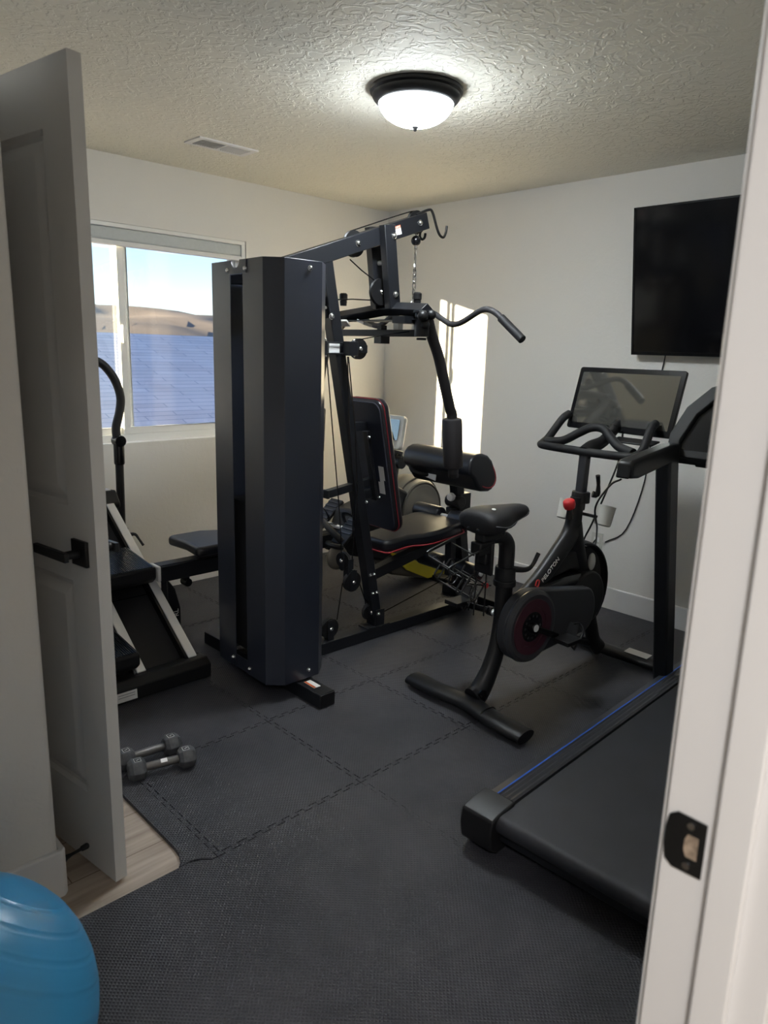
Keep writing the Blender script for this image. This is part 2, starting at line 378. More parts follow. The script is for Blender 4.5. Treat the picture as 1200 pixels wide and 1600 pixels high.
# window
def window():
    y0, y1 = YW+.055, YW+.125
    root = bpy.data.objects.new('window_1', None); COL.objects.link(root); root.location = (0, 0, 0); root['kind'] = 'structure'; root['label'] = 'white sliding window'
    fr = MB(); f = .045
    fr.bx(WX0, WX1, y0, y1, WZ0, WZ0+f); fr.bx(WX0, WX1, y0, y1, WZ1-f, WZ1); fr.bx(WX0, WX0+f, y0, y1, WZ0+f, WZ1-f); fr.bx(WX1-f, WX1, y0, y1, WZ0+f, WZ1-f)
    fr.bx(WX0, WX1, YW+.0, y0, WZ0-.002, WZ0+.006)
    obj('frame', fr, 'vinylw', root, bevel=.003)
    def sash(nm, x0, x1, y, g, s):
        m = MB(); m.bx(x0, x1, y, y+.026, WZ0+f, WZ0+f+s); m.bx(x0, x1, y, y+.026, WZ1-f-s, WZ1-f); m.bx(x0, x0+s, y, y+.026, WZ0+f+s, WZ1-f-s); m.bx(x1-s, x1, y, y+.026, WZ0+f+s, WZ1-f-s)
        o = obj('sash', m, 'vinylw', root, bevel=.003)
        obj('pane', MB().bx(x0+s, x1-s, y+.011, y+.015, WZ0+f+s, WZ1-f-s), g, o)
    sash('l', WX0+f, 1.868, y0+.036, 'glass', .034)
    sash('r', 1.800, WX1-f, y0+.006, 'glassd', .040)
    obj('latch', MB().box((1.818, y0-.002, 1.50), (.018, .016, .10)), 'vinylw', root, bevel=.004)
window()
t = thing('window_blind', 'rolled up grey white blind cassette at top of window', 'blind', ((WX0+WX1)/2, YW+.03, WZ1))
W2 = (WX1-WX0)/2
obj('cassette', MB().bx(-W2+.004, W2-.004, -.028, .022, -.022, -.001), 'vinylw', t, bevel=.002)
obj('fabric_roll', MB().bx(-W2+.012, W2-.03, -.022, .018, -.088, -.022), 'shade', t, bevel=.012, seg=3)
obj('bottom_rail', MB().bx(-W2+.012, W2-.03, -.024, .020, -.112, -.088), 'white', t, bevel=.003)
obj('end_bracket', MB().bx(W2-.030, W2-.004, -.026, .020, -.105, -.022), 'vinylw', t, bevel=.002)

# ------------------------------------------------------------------ outdoors
GZ = -3.2
struct(obj('ground', MB().bx(-400, 600, 4.6, 900, GZ-.2, GZ), 'ground'), 'dry ground outside')
t = thing('neighbour_house', 'low neighbouring house with grey shingle roof seen through the window', 'house', (3, 12.5, GZ))
RZ = 1.62-GZ
def slope(sy):
    m = MB(); L_, n = 26.0, 1
    m.box((0, 0, -.05), (L_, 7.3, .1)); o = obj('roof', m, 'shingle', t)
    o.location = (0, sy*3.46, RZ-1.16); o.rotation_euler = (-sy*math.atan(.335), 0, 0); return o
slope(-1); slope(1)
obj('wall', MB().bx(-12, 12, -6.2, 6.2, 0, RZ-2.35), 'siding', t)
def hills():
    nx, ny = 120, 26; vs = []; fs = []
    from mathutils import noise
    for j in range(ny):
        for i in range(nx):
            x = -260+i*7.5; y = 110+j*12
            t_ = j/(ny-1); h = 16.5*(1-(1-t_)**2)
            h *= .82+.30*noise.noise(V((x*.010, y*.006, 1.3)))+.10*noise.noise(V((x*.035, y*.03, 4)))
            h += 1.2*noise.noise(V((x*.08, y*.08, 2)))
            vs.append((x, y, GZ+h*1.45))
    for j in range(ny-1):
        for i in range(nx-1):
            a = j*nx+i; fs.append((a, a+1, a+nx+1, a+nx))
    m = MB(); m.add(vs, fs); return obj('hillside', m, 'hill')
tag(hills(), 'dry brown hills on the horizon beyond the window', 'hills')

t = thing('sun_blocker', 'added white square column outside, unseen, cutting off the sun left of the window', 'column', (1.06, 4.50, GZ))  # unseen column, added to cut off one side of the sun patch
obj('shaft', MB().bx(-.19, .19, -.05, .05, 0, 6.0), 'white', t, bevel=.01); obj('plinth', MB().bx(-.23, .23, -.09, .09, 0, .3), 'white', t, bevel=.01)

# ------------------------------------------------------------------ open panel door at left
DA = math.radians(98.5)
t = thing('panel_door', 'tall white two panel door standing open at left with black lever', 'door', (.685, 1.71, .012), DA)
# local x: free edge -> hinge ; local +y : face seen ; thickness to -y
DW, DH, TH = .76, 2.045, .034
def door_slab():
    m = MB()
    pan = [(.118, .642, .225, .838), (.118, .642, 1.035, 1.905)]
    xs = [0, .118, .642, DW]; zs = [0, .225, .838, 1.035, 1.905, DH]
    for face, sg in ((0.0, 1), (-TH, -1)):
        for i in range(3):
            for j in range(5):
                if i == 1 and j in (1, 3):
                    x0, x1, z0, z1 = xs[1], xs[2], zs[j], zs[j+1]
                    rings = [(0, 0), (.010, -.009), (.020, -.011), (.048, -.003), (.052, -.003)]
                    vs = []
                    for ins, dp in rings:
                        yy = face+sg*dp; vs += [(x0+ins, yy, z0+ins), (x1-ins, yy, z0+ins), (x1-ins, yy, z1-ins), (x0+ins, yy, z1-ins)]
                    fs = []
                    for k in range(len(rings)-1):
                        for q in range(4): fs.append((k*4+q, k*4+(q+1) % 4, k*4+4+(q+1) % 4, k*4+4+q))
                    e = (len(rings)-1)*4; fs.append((e, e+1, e+2, e+3)); m.add(vs, fs)
                else:
                    x0, x1, z0, z1 = xs[i], xs[i+1], zs[j], zs[j+1]
                    m.add([(x0, face, z0), (x1, face, z0), (x1, face, z1), (x0, face, z1)], [(0, 1, 2, 3)])
    for i in range(3):
        for z in (0, DH): m.add([(xs[i], 0, z), (xs[i+1], 0, z), (xs[i+1], -TH, z), (xs[i], -TH, z)], [(0, 1, 2, 3)])
    for j in range(5):
        for x in (0, DW): m.add([(x, 0, zs[j]), (x, 0, zs[j+1]), (x, -TH, zs[j+1]), (x, -TH, zs[j])], [(0, 1, 2, 3)])
    return m
obj('slab', door_slab(), 'doorp', t, ang=20)
for sg, y0 in ((1, 0), (-1, -TH)):
    h = obj('door_handle', MB().box((.066, y0+sg*.005, .922), (.066, .010, .066)), 'plastic', t, bevel=.0015)
    obj('lever', MB().cyl((.066, y0+sg*.01, .922), (.066, y0+sg*.05, .922), .011).box((.120, y0+sg*.052, .922), (.150, .012, .024)), 'plastic', h, bevel=.0015)
for z in (.2, 1.0, 1.85): obj('hinge', MB().cyl((DW+.004, -TH/2+.02, z-.045), (DW+.004, -TH/2+.02, z+.045), .007).box((DW+.001, -TH/2, z), (.003, TH*.8, .09)), 'hinge', t)
t = thing('door_stop', 'thin black door stop sticking out behind the white door near floor', 'door stop', (.581, 1.80, .085), 0)
obj('rod', MB().lathe([(.012, 0), (.012, .004), (.008, .010), (.0045, .024), (.0045, .052)], (0, 0, 0), (1, .12, .04)), 'plastic', t)
obj('tip', MB().lathe([(.005, 0), (.0075, .002), (.0085, .018), (.006, .022)], (.0512, .0061, .002), (1, .12, .04)), 'rubber', t)

# ------------------------------------------------------------------ foam puzzle tiles
TP = .556; TY = .545; XG = [1.50+TP*k for k in range(-3, 5)]; YG = [1.615+TY*k for k in range(-3, 5)]
def seam(L, dw, seed):
    n = 10; p = []; a = .015; pitch = (L-.022)/n
    for k in range(n):
        c = .011+(k+.5)*pitch; w1 = pitch*.23+dw; w2 = pitch*.29+dw; s_ = a if True else -a
        p += [(c-w1, -a*.0), (c-w2, s_), (c+w2, s_), (c+w1, 0)]
    return p
def tile_mesh(x0, x1, y0, y1, ex):
    gg = dict(s=.0019, e=.0019, n=.0019, w=.0019)
    if y1 < 1.2: gg.update(n=.0004, e=.0009, w=.0009)
    if y0 < 1.2 < y1: gg.update(s=.0004, e=.0011, w=.0011)
    if x1 < 1.2 and y0 < 1.5: gg["e"] = .0003
    if x0 < 1.2 < x1 and y0 < 1.5: gg["w"] = .0003
    """ex: dict side -> 'tooth' or 'flat'"""
    P = []
    lx, ly = x1-x0, y1-y0
    qs = seam(lx, gg['s']*.5, 0); qn = seam(lx, -gg['n']*.5, 0); re_ = seam(ly, -gg['e']*.5, 0); rw = seam(ly, gg['w']*.5, 0)
    P.append((x0+gg['w'], y0+gg['s']))
    if ex['s'] == 'tooth':
        for a_, d in qs: P.append((x0+a_, y0+d+gg['s']))
    P.append((x1-gg['e'], y0+gg['s']))
    if ex['e'] == 'tooth':
        for a_, d in re_: P.append((x1+d-gg['e'], y0+a_))
    P.append((x1-gg['e'], y1-gg['n']))
    if ex['n'] == 'tooth':
        for a_, d in reversed(qn): P.append((x0+a_, y1+d-gg['n']))
    P.append((x0+gg['w'], y1-gg['n']))
    if ex['w'] == 'tooth':
        for a_, d in reversed(rw): P.append((x0+d+gg['w'], y0+a_))
    return P
cols = ['against the television wall', 'second from the television wall', 'third from the television wall', 'fourth from the television wall', 'fifth from the television wall', 'sixth from the television wall', 'seventh from the television wall']
rowsn = {4: 'row along the window wall', 3: 'second row from the window wall', 2: 'third row from the window wall', 1: 'fourth row from the window wall', 0: 'fifth row from the window wall', -1: 'sixth row from the window wall', -2: 'seventh row from the window wall'}
for j in range(7):
    for i in range(7):
        x0, x1 = XG[i], XG[i+1]; y0, y1 = YG[j], YG[j+1]
        rj = j-3+0
        if i == 6: x1 = XW-.018
        if j == 6: y1 = YW-.018
        if j == 0: continue                        # hidden behind the doorway wall
        if j >= 3 and i <= 1: continue
        if i == 0 and j < 3 and j != 2 and j != 1: continue
        ex = dict(s='tooth', n='tooth', e='tooth', w='tooth')
        if i == 6: ex['e'] = 'flat'
        if j == 6: ex['n'] = 'flat'
        if j == 1: ex['s'] = 'flat'
        if i == 0: ex['w'] = 'flat'
        if i == 6: 
            pass
        P = tile_mesh(x0, x1, y0, y1, ex)
        if j == 2 and i <= 1:
            P = tile_mesh(x0, x1, y0, 1.648, dict(s='tooth', n='flat', e='tooth' if i == 0 else 'flat', w='flat' if i == 0 else 'tooth'))
            if i == 1: P = [(x0, y0)]+P[1:]; P = [p for p in P]; 
        if j == 2 and i == 1:
            P = tile_mesh(x0, x1, y0, y1, dict(s='tooth', n='flat', e='tooth', w='tooth'))
            k = max(range(len(P)), key=lambda a: (P[a][1]-P[a][0]))
            P = P[:k]+[(.925, y1), (.90, y1+.020), (.865, 1.648), (x0+.001, 1.648)]+P[k+1:]
        zt = .012+random.uniform(-.0002, .0002)
        m = MB().prism(P, (0, 0, 0), (1, 0, 0), (0, 1, 0), zt)
        o = obj('foam_mat_tile', m, 'mat', ang=20)
        tag(o, 'black foam puzzle floor tile %s, %s' % (cols[6-i], rowsn[6-j-2 if False else j-2]), 'floor tile', 'black foam puzzle tiles'); o['kind'] = 'thing'; o.data.polygons.foreach_set('use_smooth', [False]*len(o.data.polygons))
# edge strips along the bare floor
def edge_strip(y0, y1, lab, corner=False):
    P = [(XG[2]-.0012, y0)]
    for a_, d in seam(TY, 0, 0):
        yy = YG[3]+a_+(y0-YG[3] if not corner else 0)
        if y0 < yy < y1: P.append((XG[2]+d-.0012, yy))
    P.append((XG[2]-.0012, y1)); P.append((.872, y1))
    if corner: P += [(.872, 1.74), (.868, 1.70), (.855, 1.668), (.840, 1.6495), (.885, 1.6495), (.905, 1.640), (.928, 1.617)]
    else: P += [(.872, y0)]
    o = obj('mat_edge_strip', MB().prism(P, (0, 0, 0), (1, 0, 0), (0, 1, 0), .0125), 'mat', ang=20); tag(o, lab, 'mat edge strip', 'foam edge strips'); o.data.polygons.foreach_set('use_smooth', [False]*len(o.data.polygons))
edge_strip(YG[3]+.003, YG[4]-.001, 'black foam edge strip with rounded inner corner beside the bare wood floor', True)
edge_strip(YG[4]+.001, YG[5]-.001, 'black foam edge strip behind the open door, next to the stair climber')

# ------------------------------------------------------------------ ceiling light and vent
t = thing('ceiling_light', 'round ceiling light with white glass dome and black rim', 'ceiling light', (2.135, 2.085, HC))
obj('rim', MB().lathe([(.172, 0), (.176, -.006), (.174, -.014), (.165, -.020), (.165, -.028), (.160, -.036), (.150, -.046), (.143, -.050), (.02, -.050), (0, -.050)], (0, 0, 0), n=64), 'plastic', t)
dm = MB().lathe([(.142*math.cos(a), -.040-.088*math.sin(a)) for a in [k*PI/2/12 for k in range(0, 12)]]+[(.004, -.128)], (0, 0, 0), n=48)
obj('glass_dome', dm, 'dome', t, ang=80)
obj('finial', MB().lathe([(.013, -.126), (.014, -.130), (.009, -.134), (.006, -.141), (.002, -.144)], (0, 0, 0)), 'hinge', t)
t = thing('ceiling_vent', 'small white metal air vent in the ceiling', 'vent', (2.075, 3.345, HC), math.radians(0))
b = MB(); b.bx(-.165, .165, -.075, -.050, -.007, 0); b.bx(-.165, .165, .050, .075, -.007, 0); b.bx(-.165, -.135, -.05, .05, -.007, 0); b.bx(.135, .165, -.05, .05, -.007, 0); b.bx(-.006, .006, -.05, .05, -.007, 0)
obj('frame', b, 'white', t, bevel=.0015)
obj('duct', MB().bx(-.135, .135, -.05, .05, -.0008, -.0002), 'ink', t)
b = MB()
for k in range(22):
    x = -.129+k*.0123
    if abs(x) < .012: continue
    b.box((x, 0, -.0045), (.0014, .1, .0095), (0, math.radians(35 if x < 0 else -35), 0))
obj('louvre', b, 'white', t)

# ------------------------------------------------------------------ television
t = thing('television', 'large black flat television mounted on the right wall, screen off', 'television', (XW, 1.345, 1.83))
tv = bpy.data.objects.new('panel', None)
R = Euler((0, math.radians(-9.5), 0)).to_matrix()
def tvm(m): m.v = [tuple(R @ V(p)+V((-.115, 0, .0))) for p in m.v]; return m
W_, H_ = .60, .365
obj('housing', tvm(MB().bx(-.002, .03, -W_, W_, -H_, H_)), 'plastic', t, bevel=.003)
b = MB(); e = .009
b.bx(-.010, -.001, -W_, W_, H_-e, H_); b.bx(-.010, -.001, -W_, W_, -H_, -H_+e*1.9); b.bx(-.010, -.001, -W_, -W_+e, -H_, H_); b.bx(-.010, -.001, W_-e, W_, -H_, H_)
obj('bezel', tvm(b), 'gloss', t, bevel=.001)
obj('screen', tvm(MB().bx(-.006, -.0025, -W_+e, W_-e, -H_+e*1.9, H_-e)), 'tvscreen', t)
obj('wall_bracket', MB().bx(-.09, 0, -.2, .2, -.13, .13), 'black', t, bevel=.004)
tag(obj('television_cable', MB().tube([(XW-.03, 1.775, 1.50), (XW-.012, 1.78, 1.46), (XW-.006, 1.79, 1.40), (XW-.006, 1.80, 1.3), (XW-.006, 1.81, 1.12), (XW-.006, 1.82, .8), (XW-.006, 1.90, .5), (XW-.006, 2.02, .40)], .0032, 8, smooth=5), 'plastic'), 'thin black cable hanging down the wall below the television', 'cable')

# outlet
t = thing('wall_outlet', 'white power outlet on the wall behind the exercise bike', 'outlet', (XW, 2.075, .385))
obj('plate', MB().bx(-.006, 0, -.036, .036, -.058, .058), 'white_pl', t, bevel=.002)
for z in (-.02, .02): obj('socket', MB().bx(-.0085, -.005, -.017, .017, z-.014, z+.014), 'label', t, bevel=.003)

# ------------------------------------------------------------------ home gym
FZ = .0125
GO = (1.745, 2.55, 0)
t = gym = thing('home_gym', 'black multi station home gym with tall weight stack cover, seat and pulleys', 'home gym', GO, math.radians(-1.5))
def bolt(p, ax, r=.011, par=None, m='chrome'):
    a = V(ax).normalized()
    return obj('bolt', MB().lathe([(r*1.25, 0), (r*1.25, .0015), (r, .002), (r*.95, .006), (r*.6, .010), (.001, .0115)], p, a, n=14), m, par or gym)
obj('rear_foot', MB().beam((.022, -.445, .0435), (-.008, .452, .0435), .078, .062), 'black', t, bevel=.003)
for y, x in ((-.447, .022), (.454, -.008)): obj('end_cap', MB().box((x, y, .0435), (.072, .006, .056)), 'plastic', t, bevel=.002)
b = MB().box((.02, -.345, .0753), (.034, .072, .0010)); o = obj('warning_label', b, 'label', t); o['label'] = 'white and orange warning sticker'
obj('print', MB().box((.008, -.345, .0762), (.010, .070, .0008)), 'orange', o)
obj('base_beam', MB().beam((.06, 0, .0425), (1.46, 0, .0425), .062, .058), 'black', t, bevel=.003)
obj('front_foot', MB().beam((1.49, -.26, .040), (1.49, .26, .040), .055, .054), 'black', t, bevel=.003)
# two bent steel shrouds round the weight stack
SCY = -.06
def shroud(sg):
    """sg=-1 near half, +1 far half; C-shaped sheet, 2 mm, from the slot round to the back slot"""
    s_ = .045; th = .003
    out = [(-.145, s_), (-.145, .185), (-.085, .238), (.088, .238), (.145, .185), (.145, s_)]
    inn = [(.142, s_), (.142, .1835), (.087, .235), (-.084, .235), (-.142, .1835), (-.142, s_)]
    P = [(x, SCY+sg*y) for x, y in out+inn]
    if sg < 0: P = P[::-1]
    m = MB().prism(P, (0, 0, .083), (1, 0, 0), (0, 1, 0), 1.690)
    o = obj('shroud', m, 'shroud', gym, bevel=.0012, seg=2, ang=20); return o
s1 = shroud(-1); s2 = shroud(1)
# tie plates (with the round notch) joining the halves at top and bottom
for sx in (-1, 1):
    pts = [(-.075, -.050), (.075, -.050), (.075, 0), (.030, 0)]+[(.030*math.cos(a), -.030*math.sin(a)) for a in [PI*k/10 for k in range(1, 10)]]+[(-.030, 0), (-.075, 0)]
    P = [(y, z) for y, z in pts]
    obj('tie_plate', MB().prism(P, (-.1485 if sx < 0 else .1455, SCY, 1.772), (0, 1, 0), (0, 0, 1), .003), 'shroud', gym)
    obj('tie_plate', MB().bx(sx*.140-.0015, sx*.140+.0015, SCY-.075, SCY+.075, .083, .14), 'shroud', gym)
for y, z in ((.058, 1.738), (-.068, 1.738), (.065, .122), (-.065, .112)): bolt((-.145, SCY+y, z), (-1, 0, 0), .0085)
for z, x in ((1.745, .03), (.120, .035)): bolt((x, SCY-.238, z), (0, -1, 0), .0085)
obj('weight_stack', MB().bx(-.105, .105, SCY-.155, SCY+.155, .16, .82), 'rubber', t, bevel=.003)
for sg in (-1, 1): obj('guide_rod', MB().cyl((0, SCY+sg*.09, .075), (0, SCY+sg*.09, 1.74), .011), 'steel', t)
obj('stack_top_frame', MB().bx(-.05, .05, SCY-.2, SCY+.2, 1.70, 1.735), 'black', t)
# leaning upright and boom
UX = lambda z: .683-(z-.07)*.2045
u = obj('upright', MB().beam((UX(.07), 0, .07), (UX(1.84), 0, 1.84), .055, .056, up=(1, 0, 0)), 'black', t, bevel=.003)
obj('base_bracket', MB().box((.675, 0, .076), (.15, .075, .008)).box((.682, .032, .12), (.06, .006, .09)).box((.682, -.032, .12), (.06, .006, .09)), 'black', t, bevel=.001)
bz = lambda x: 1.857+.351*(x-.341)-.002
obj('boom', MB().beam((.0, 0, bz(0)), (.925, 0, bz(.925)), .058, .074), 'black', t, bevel=.003)
lb = obj('warning_label', MB().prism([(-.034, -.020), (.034, -.020), (.034, .020), (-.034, .020)], (.715, -.0293, bz(.715)), (1, 0, .351), (-.351, 0, 1), .0006), 'label', t); lb['label'] = 'white and orange warning sticker'
obj('print', MB().prism([(-.034, .008), (.034, .008), (.034, .020), (-.034, .020)], (.715, -.0300, bz(.715)), (1, 0, .351), (-.351, 0, 1), .0004), 'orange', lb)
textmesh('lettering', 'WARNING', .011, 'label', lb, (.715, -.0308, bz(.715)+.0145), (1, 0, .351), (-.351, 0, 1), .0003)
for k in range(3): obj('print', MB().prism([(-.028, -.001), (.026-.006*k, -.001), (.026-.006*k, .001), (-.028, .001)], (.715+.351*(.004+.007*k), -.0300, bz(.715)-(.004+.008*k)+.002), (1, 0, .351), (-.351, 0, 1), .0003), 'ink', lb)
for x in (.49, .870): bolt((x, -.030, bz(x)), (0, -1, 0), .012)
# hooks hanging at the boom tip
obj('hook', MB().tube([(.86, -.012, bz(.86)+.040), (.93, -.020, bz(.93)+.046), (.955, -.024, bz(.955)+.030), (.985, -.03, 2.03), (1.005, -.032, 2.002), (1.030, -.032, 1.996), (1.045, -.032, 2.02), (1.050, -.032, 2.05)], .0062, 10, smooth=5), 'plastic', t)
obj('hook', MB().tube([(.93, .026, 2.085), (.935, .030, 2.03), (.93, .030, 1.995), (.945, .03, 1.982), (.962, .03, 1.992), (.967, .03, 2.012)], .0062, 10, smooth=5), 'plastic', t)
# hanging struts
for y in (-.049, .049):
    obj('strut', MB().beam((.642, y, 2.002), (.692, y, 1.642), .040, .066, up=(1, 0, 0)), 'black', t, bevel=.003)
bolt((.668, -.070, 1.955), (0, -1, 0), .012); bolt((.688, -.070, 1.705), (0, -1, 0), .012)
obj('cross_rod', MB().cyl((.668, -.04, 1.845), (.668, .04, 1.845), .011), 'steel', t)
# press carriage
cr = obj('carriage_beam', MB().tube([(.60, .33, 1.592), (.66, .12, 1.622), (.70, .02, 1.640), (.70, -.10, 1.640), (.665, -.30, 1.628)], .036, 4, flat=.85), 'black', t, bevel=.003)
obj('carriage_plate', MB().prism([(-.30, .60), (.30, .61), (.30, .70), (.08, .76), (-.08, .76), (-.30, .68)], (0, 0, 1.585), (0, 1, 0), (1, 0, 0), -.004).prism([(-.27, .56), (-.19, .56), (-.19, .72), (-.27, .72)], (0, 0, 1.570), (0, 1, 0), (1, 0, 0), -.03), 'black', t)
obj('carriage_beam', MB().beam((.61, .29, 1.530), (.67, -.29, 1.530), .04, .03), 'black', t, bevel=.003)
for y, x in ((.20, .60), (-.17, .73)):
    obj('knob', MB().lathe([(.016, 0), (.018, .022), (.015, .024), (.020, .027), (.020, .052), (.014, .058), (.001, .059)], (x, y, 1.655), n=10), 'plastic', t)
for y in (.30, -.30):
    obj('pivot', MB().cyl((.635, y, 1.515), (.635, y, 1.615), .032, n=24).cyl((.635, y, 1.615), (.635, y, 1.625), .040).cyl((.635, y, 1.51), (.635, y, 1.50), .022), 'black', t, bevel=.002)
bolt((.60, -.325, 1.60), (-.4, -1, 0), .013); obj('bumper', MB().ball((.605, -.335, 1.600), .024).ball((.650, -.340, 1.607), .022).ball((.62, -.335, 1.565), .020), 'plastic', t)
# small bright brackets inside the carriage
for c_, d_, e_ in (((.60, .20, 1.575), (.05, .06, .010), (0, .5, .4)), ((.64, .09, 1.575), (.06, .05, .012), (.3, .2, .1)), ((.70, -.08, 1.560), (.03, .035, .034), None), ((.72, -.19, 1.560), (.03, .045, .030), None)):
    obj('steel_bracket', MB().box(c_, d_, e_), 'steel', t, bevel=.001)
obj('bracket_block', MB().box((.655, -.02, 1.505), (.055, .050, .045)).box((.655, -.02, 1.54), (.035, .03, .05)), 'plastic', t, bevel=.002)
# press arms with foam grips
def arm(pts, y, lab):
    a = obj('press_arm', MB().tube(pts, .0245, 16, smooth=6), 'foam', t, ang=60)
    g0, g1 = V(pts[-2]), V(pts[-1]); d = (g1-g0).normalized()
    pr_ = [(.036, 0), (.044, .004), (.047, .012), (.047, .228), (.044, .236), (.036, .240)]
    obj('foam_grip', MB().lathe(pr_, g0, d, n=28), 'foam', a)
    obj('arm_end', MB().cyl(g0+d*.24, g0+d*.285, .024), 'plastic', a)
arm([(.665, -.30, 1.605), (.700, -.30, 1.52), (.750, -.30, 1.43), (.800, -.30, 1.30), (.845, -.30, 1.19), (.860, -.30, 1.150), (.888, -.30, .885)], -.3, 0)
arm([(.640, .30, 1.605), (.640, .33, 1.52), (.640, .39, 1.43), (.640, .43, 1.30), (.640, .45, 1.19), (.640, .455, 1.150), (.640, .470, .885)], .3, 1)
# pulleys
def pulley(c, r=.045, ax=(0, 1, 0), w=.020, cover=True, rot=0.0, par=None):
    ax = V(ax).normalized(); c = V(c)
    p = obj('pulley', MB().lathe([(r*.82, -w/2), (r, -w/2), (r, -w/2+.003), (r*.86, -.002), (r*.86, .002), (r, w/2-.003), (r, w/2), (r*.82, w/2)], c, ax, n=32), 'plastic', par or gym)
    if cover:
        u_ = V((math.cos(rot), 0, math.sin(rot))) if abs(ax.y) > .5 else V((0, math.cos(rot), math.sin(rot))); 
        m = MB()
        for sg in (-1, 1):
            m.beam(c+ax*(sg*(w/2+.004))-u_*.9*r, c+ax*(sg*(w/2+.004))+u_*1.15*r, .004, r*.75, up=u_.cross(ax))
        m.beam(c+u_*1.12*r-ax*(w/2+.006), c+u_*1.12*r+ax*(w/2+.006), .016, .012, up=u_)
        obj('bracket', m, 'black', p, bevel=.001)
    obj('axle', MB().lathe([(.010, 0), (.010, .004), (.006, .008)], c-ax*(w/2+.006 if cover else w/2), -ax, n=12), 'chrome', p)
    obj('axle', MB().lathe([(.010, 0), (.010, .004), (.006, .008)], c+ax*(w/2+.006 if cover else w/2), ax, n=12), 'chrome', p)
pulley((.872, 0, bz(.872)+.006), .052, cover=False)
pulley((.49, 0, bz(.49)), .056, cover=False)
pulley((.655, 0, 1.715), .060, cover=False)
pulley((.325, 0, 1.625), .045, cover=False)
pulley((.476, -.062, 1.455), .046, rot=PI)
pulley((.295, .03, 1.452), .040, ax=(1, 0, 0), rot=0)
obj('swivel_bracket', MB().box((.375, -.045, 1.478), (.20, .004, .006)).box((.375, -.045, 1.432), (.20, .004, .006)).box((.43, -.062, 1.455), (.05, .05, .062)).box((.285, -.045, 1.455), (.03, .04, .06)), 'black', t, bevel=.002)
for x in (.445, .285):
    for z in (1.485, 1.425): bolt((x, -.07, z), (0, 0, 1 if z > 1.45 else -1), .006)
bolt((.348, -.030, 1.590), (0, -1, 0), .012); bolt((.30, -.005, 1.57), (-1, 0, -.2), .012)
obj('steel_bracket', MB().box((.36, -.033, 1.455), (.06, .006, .04)), 'steel', t)
pulley((.505, -.015, .345), .050, rot=PI/2)
pulley((.480, .02, .450), .040, ax=(1, .2, 0), rot=-PI/2)
obj('floating_bracket', MB().box((.495, -.0, .405), (.035, .040, .11)), 'black', t, bevel=.003)
pulley((.380, 0, .128), .050, rot=-PI/2)
pulley((.640, 0, .155), .045, rot=-1.2)
pulley((1.315, 0, .185), .055, rot=-1.0)
for z in (.36, .26):
    for dx in (-.012, .012): bolt((UX(z)+dx, -.0285, z), (0, -1, 0), .007)
bolt((.668, -.0355, .145), (0, -1, 0), .008)
for z in (.885,): bolt((UX(z)+.045, -.045, .740), (0, -1, 0), .007)
# cables
cb = lambda pts, sm=0, r=.0028: obj('cable', MB().tube(pts, r, 7, smooth=sm), 'gloss', t)
cb([(.47, 0, bz(.47)+.058), (.60, 0, bz(.6)+.060), (.75, 0, bz(.75)+.062), (.86, 0, bz(.86)+.058), (.905, 0, bz(.9)+.030), (.922, 0, 2.03), (.875, 0, 1.99)], 4)
cb([(.47, 0, 1.840), (.54, 0, 1.800), (.615, 0, 1.765)]); cb([(.355, 0, 1.660), (.49, 0, 1.672), (.60, 0, 1.675)])
cb([(.29, 0, 1.60), (.272, 0, 1.45), (.275, 0, 1.30), (.305, 0, .6), (.333, 0, .14)])
cb([(.315, -.04, 1.42), (.36, -.03, 1.10), (.43, -.01, .66), (.452, 0, .46)])
cb([(.425, -.05, 1.42), (.455, -.035, 1.1), (.50, -.02, .80), (.51, -.01, .46)])
cb([(.405, -.08, 1.42), (.46, -.07, 1.1), (.50, -.05, .80), (.50, -.02, .46)])
cb([(.428, 0, .16), (.450, -.01, .345)]); cb([(.553, -.01, .34), (.60, -.005, .23), (.632, 0, .20)])
cb([(.66, 0, .115), (.95, 0, .170), (1.28, 0, .235)], 3)
cb([(.46, -.09, 1.495), (.55, -.16, 1.52), (.60, -.26, 1.535)], 3, .0024)
# backrest
def pad(name, poly, o, ux, uy, th, par, bevel=.018, m='vinyl'): return obj(name, MB().prism(poly, o, ux, uy, th), m, par, bevel=bevel, seg=4, ang=60)
bx0, bz0, bx1, bz1 = .550, 1.225, .685, .580
ln = math.hypot(bx1-bx0, bz1-bz0); ux = V((bx0-bx1, 0, bz0-bz1)).normalized()
def rrect(w, h, c, n=5):
    P = []
    for cx, cy, a0 in ((w/2-c, -h/2+c, -PI/2), (w/2-c, h/2-c, 0), (-w/2+c, h/2-c, PI/2), (-w/2+c, -h/2+c, PI)):
        for k in range(n+1): P.append((cx+c*math.cos(a0+PI/2*k/n), cy+c*math.sin(a0+PI/2*k/n)))
    return P
bc = V(((bx0+bx1)/2, 0, (bz0+bz1)/2)); nrm = V((ux.z, 0, -ux.x)); 
br = pad('backrest', rrect(.265, ln, .05), bc+nrm*.004, (0, 1, 0), ux, .058, t, bevel=.020)
obj('back_board', MB().prism(rrect(.245, ln-.02, .045), bc, (0, 1, 0), ux, .010), 'vinyl_back', br, bevel=.003)
pp = rrect(.268, ln+.003, .052); obj('piping', MB().tube([bc+nrm*.022+V((0, y, 0))+ux*x for y, x in pp], .0024, 6, closed=True), 'red', br)
lb = obj('information_label', MB().prism([(-.045, -.07), (-.005, -.07), (-.005, -.01), (-.018, -.01), (-.018, .07), (-.055, .07), (-.055, 0), (-.045, 0)], bc-nrm*.0008-ux*.06-V((0, .045, 0)), (0, 1, 0), ux, .0006), 'label', br); lb['label'] = 'white printed label'
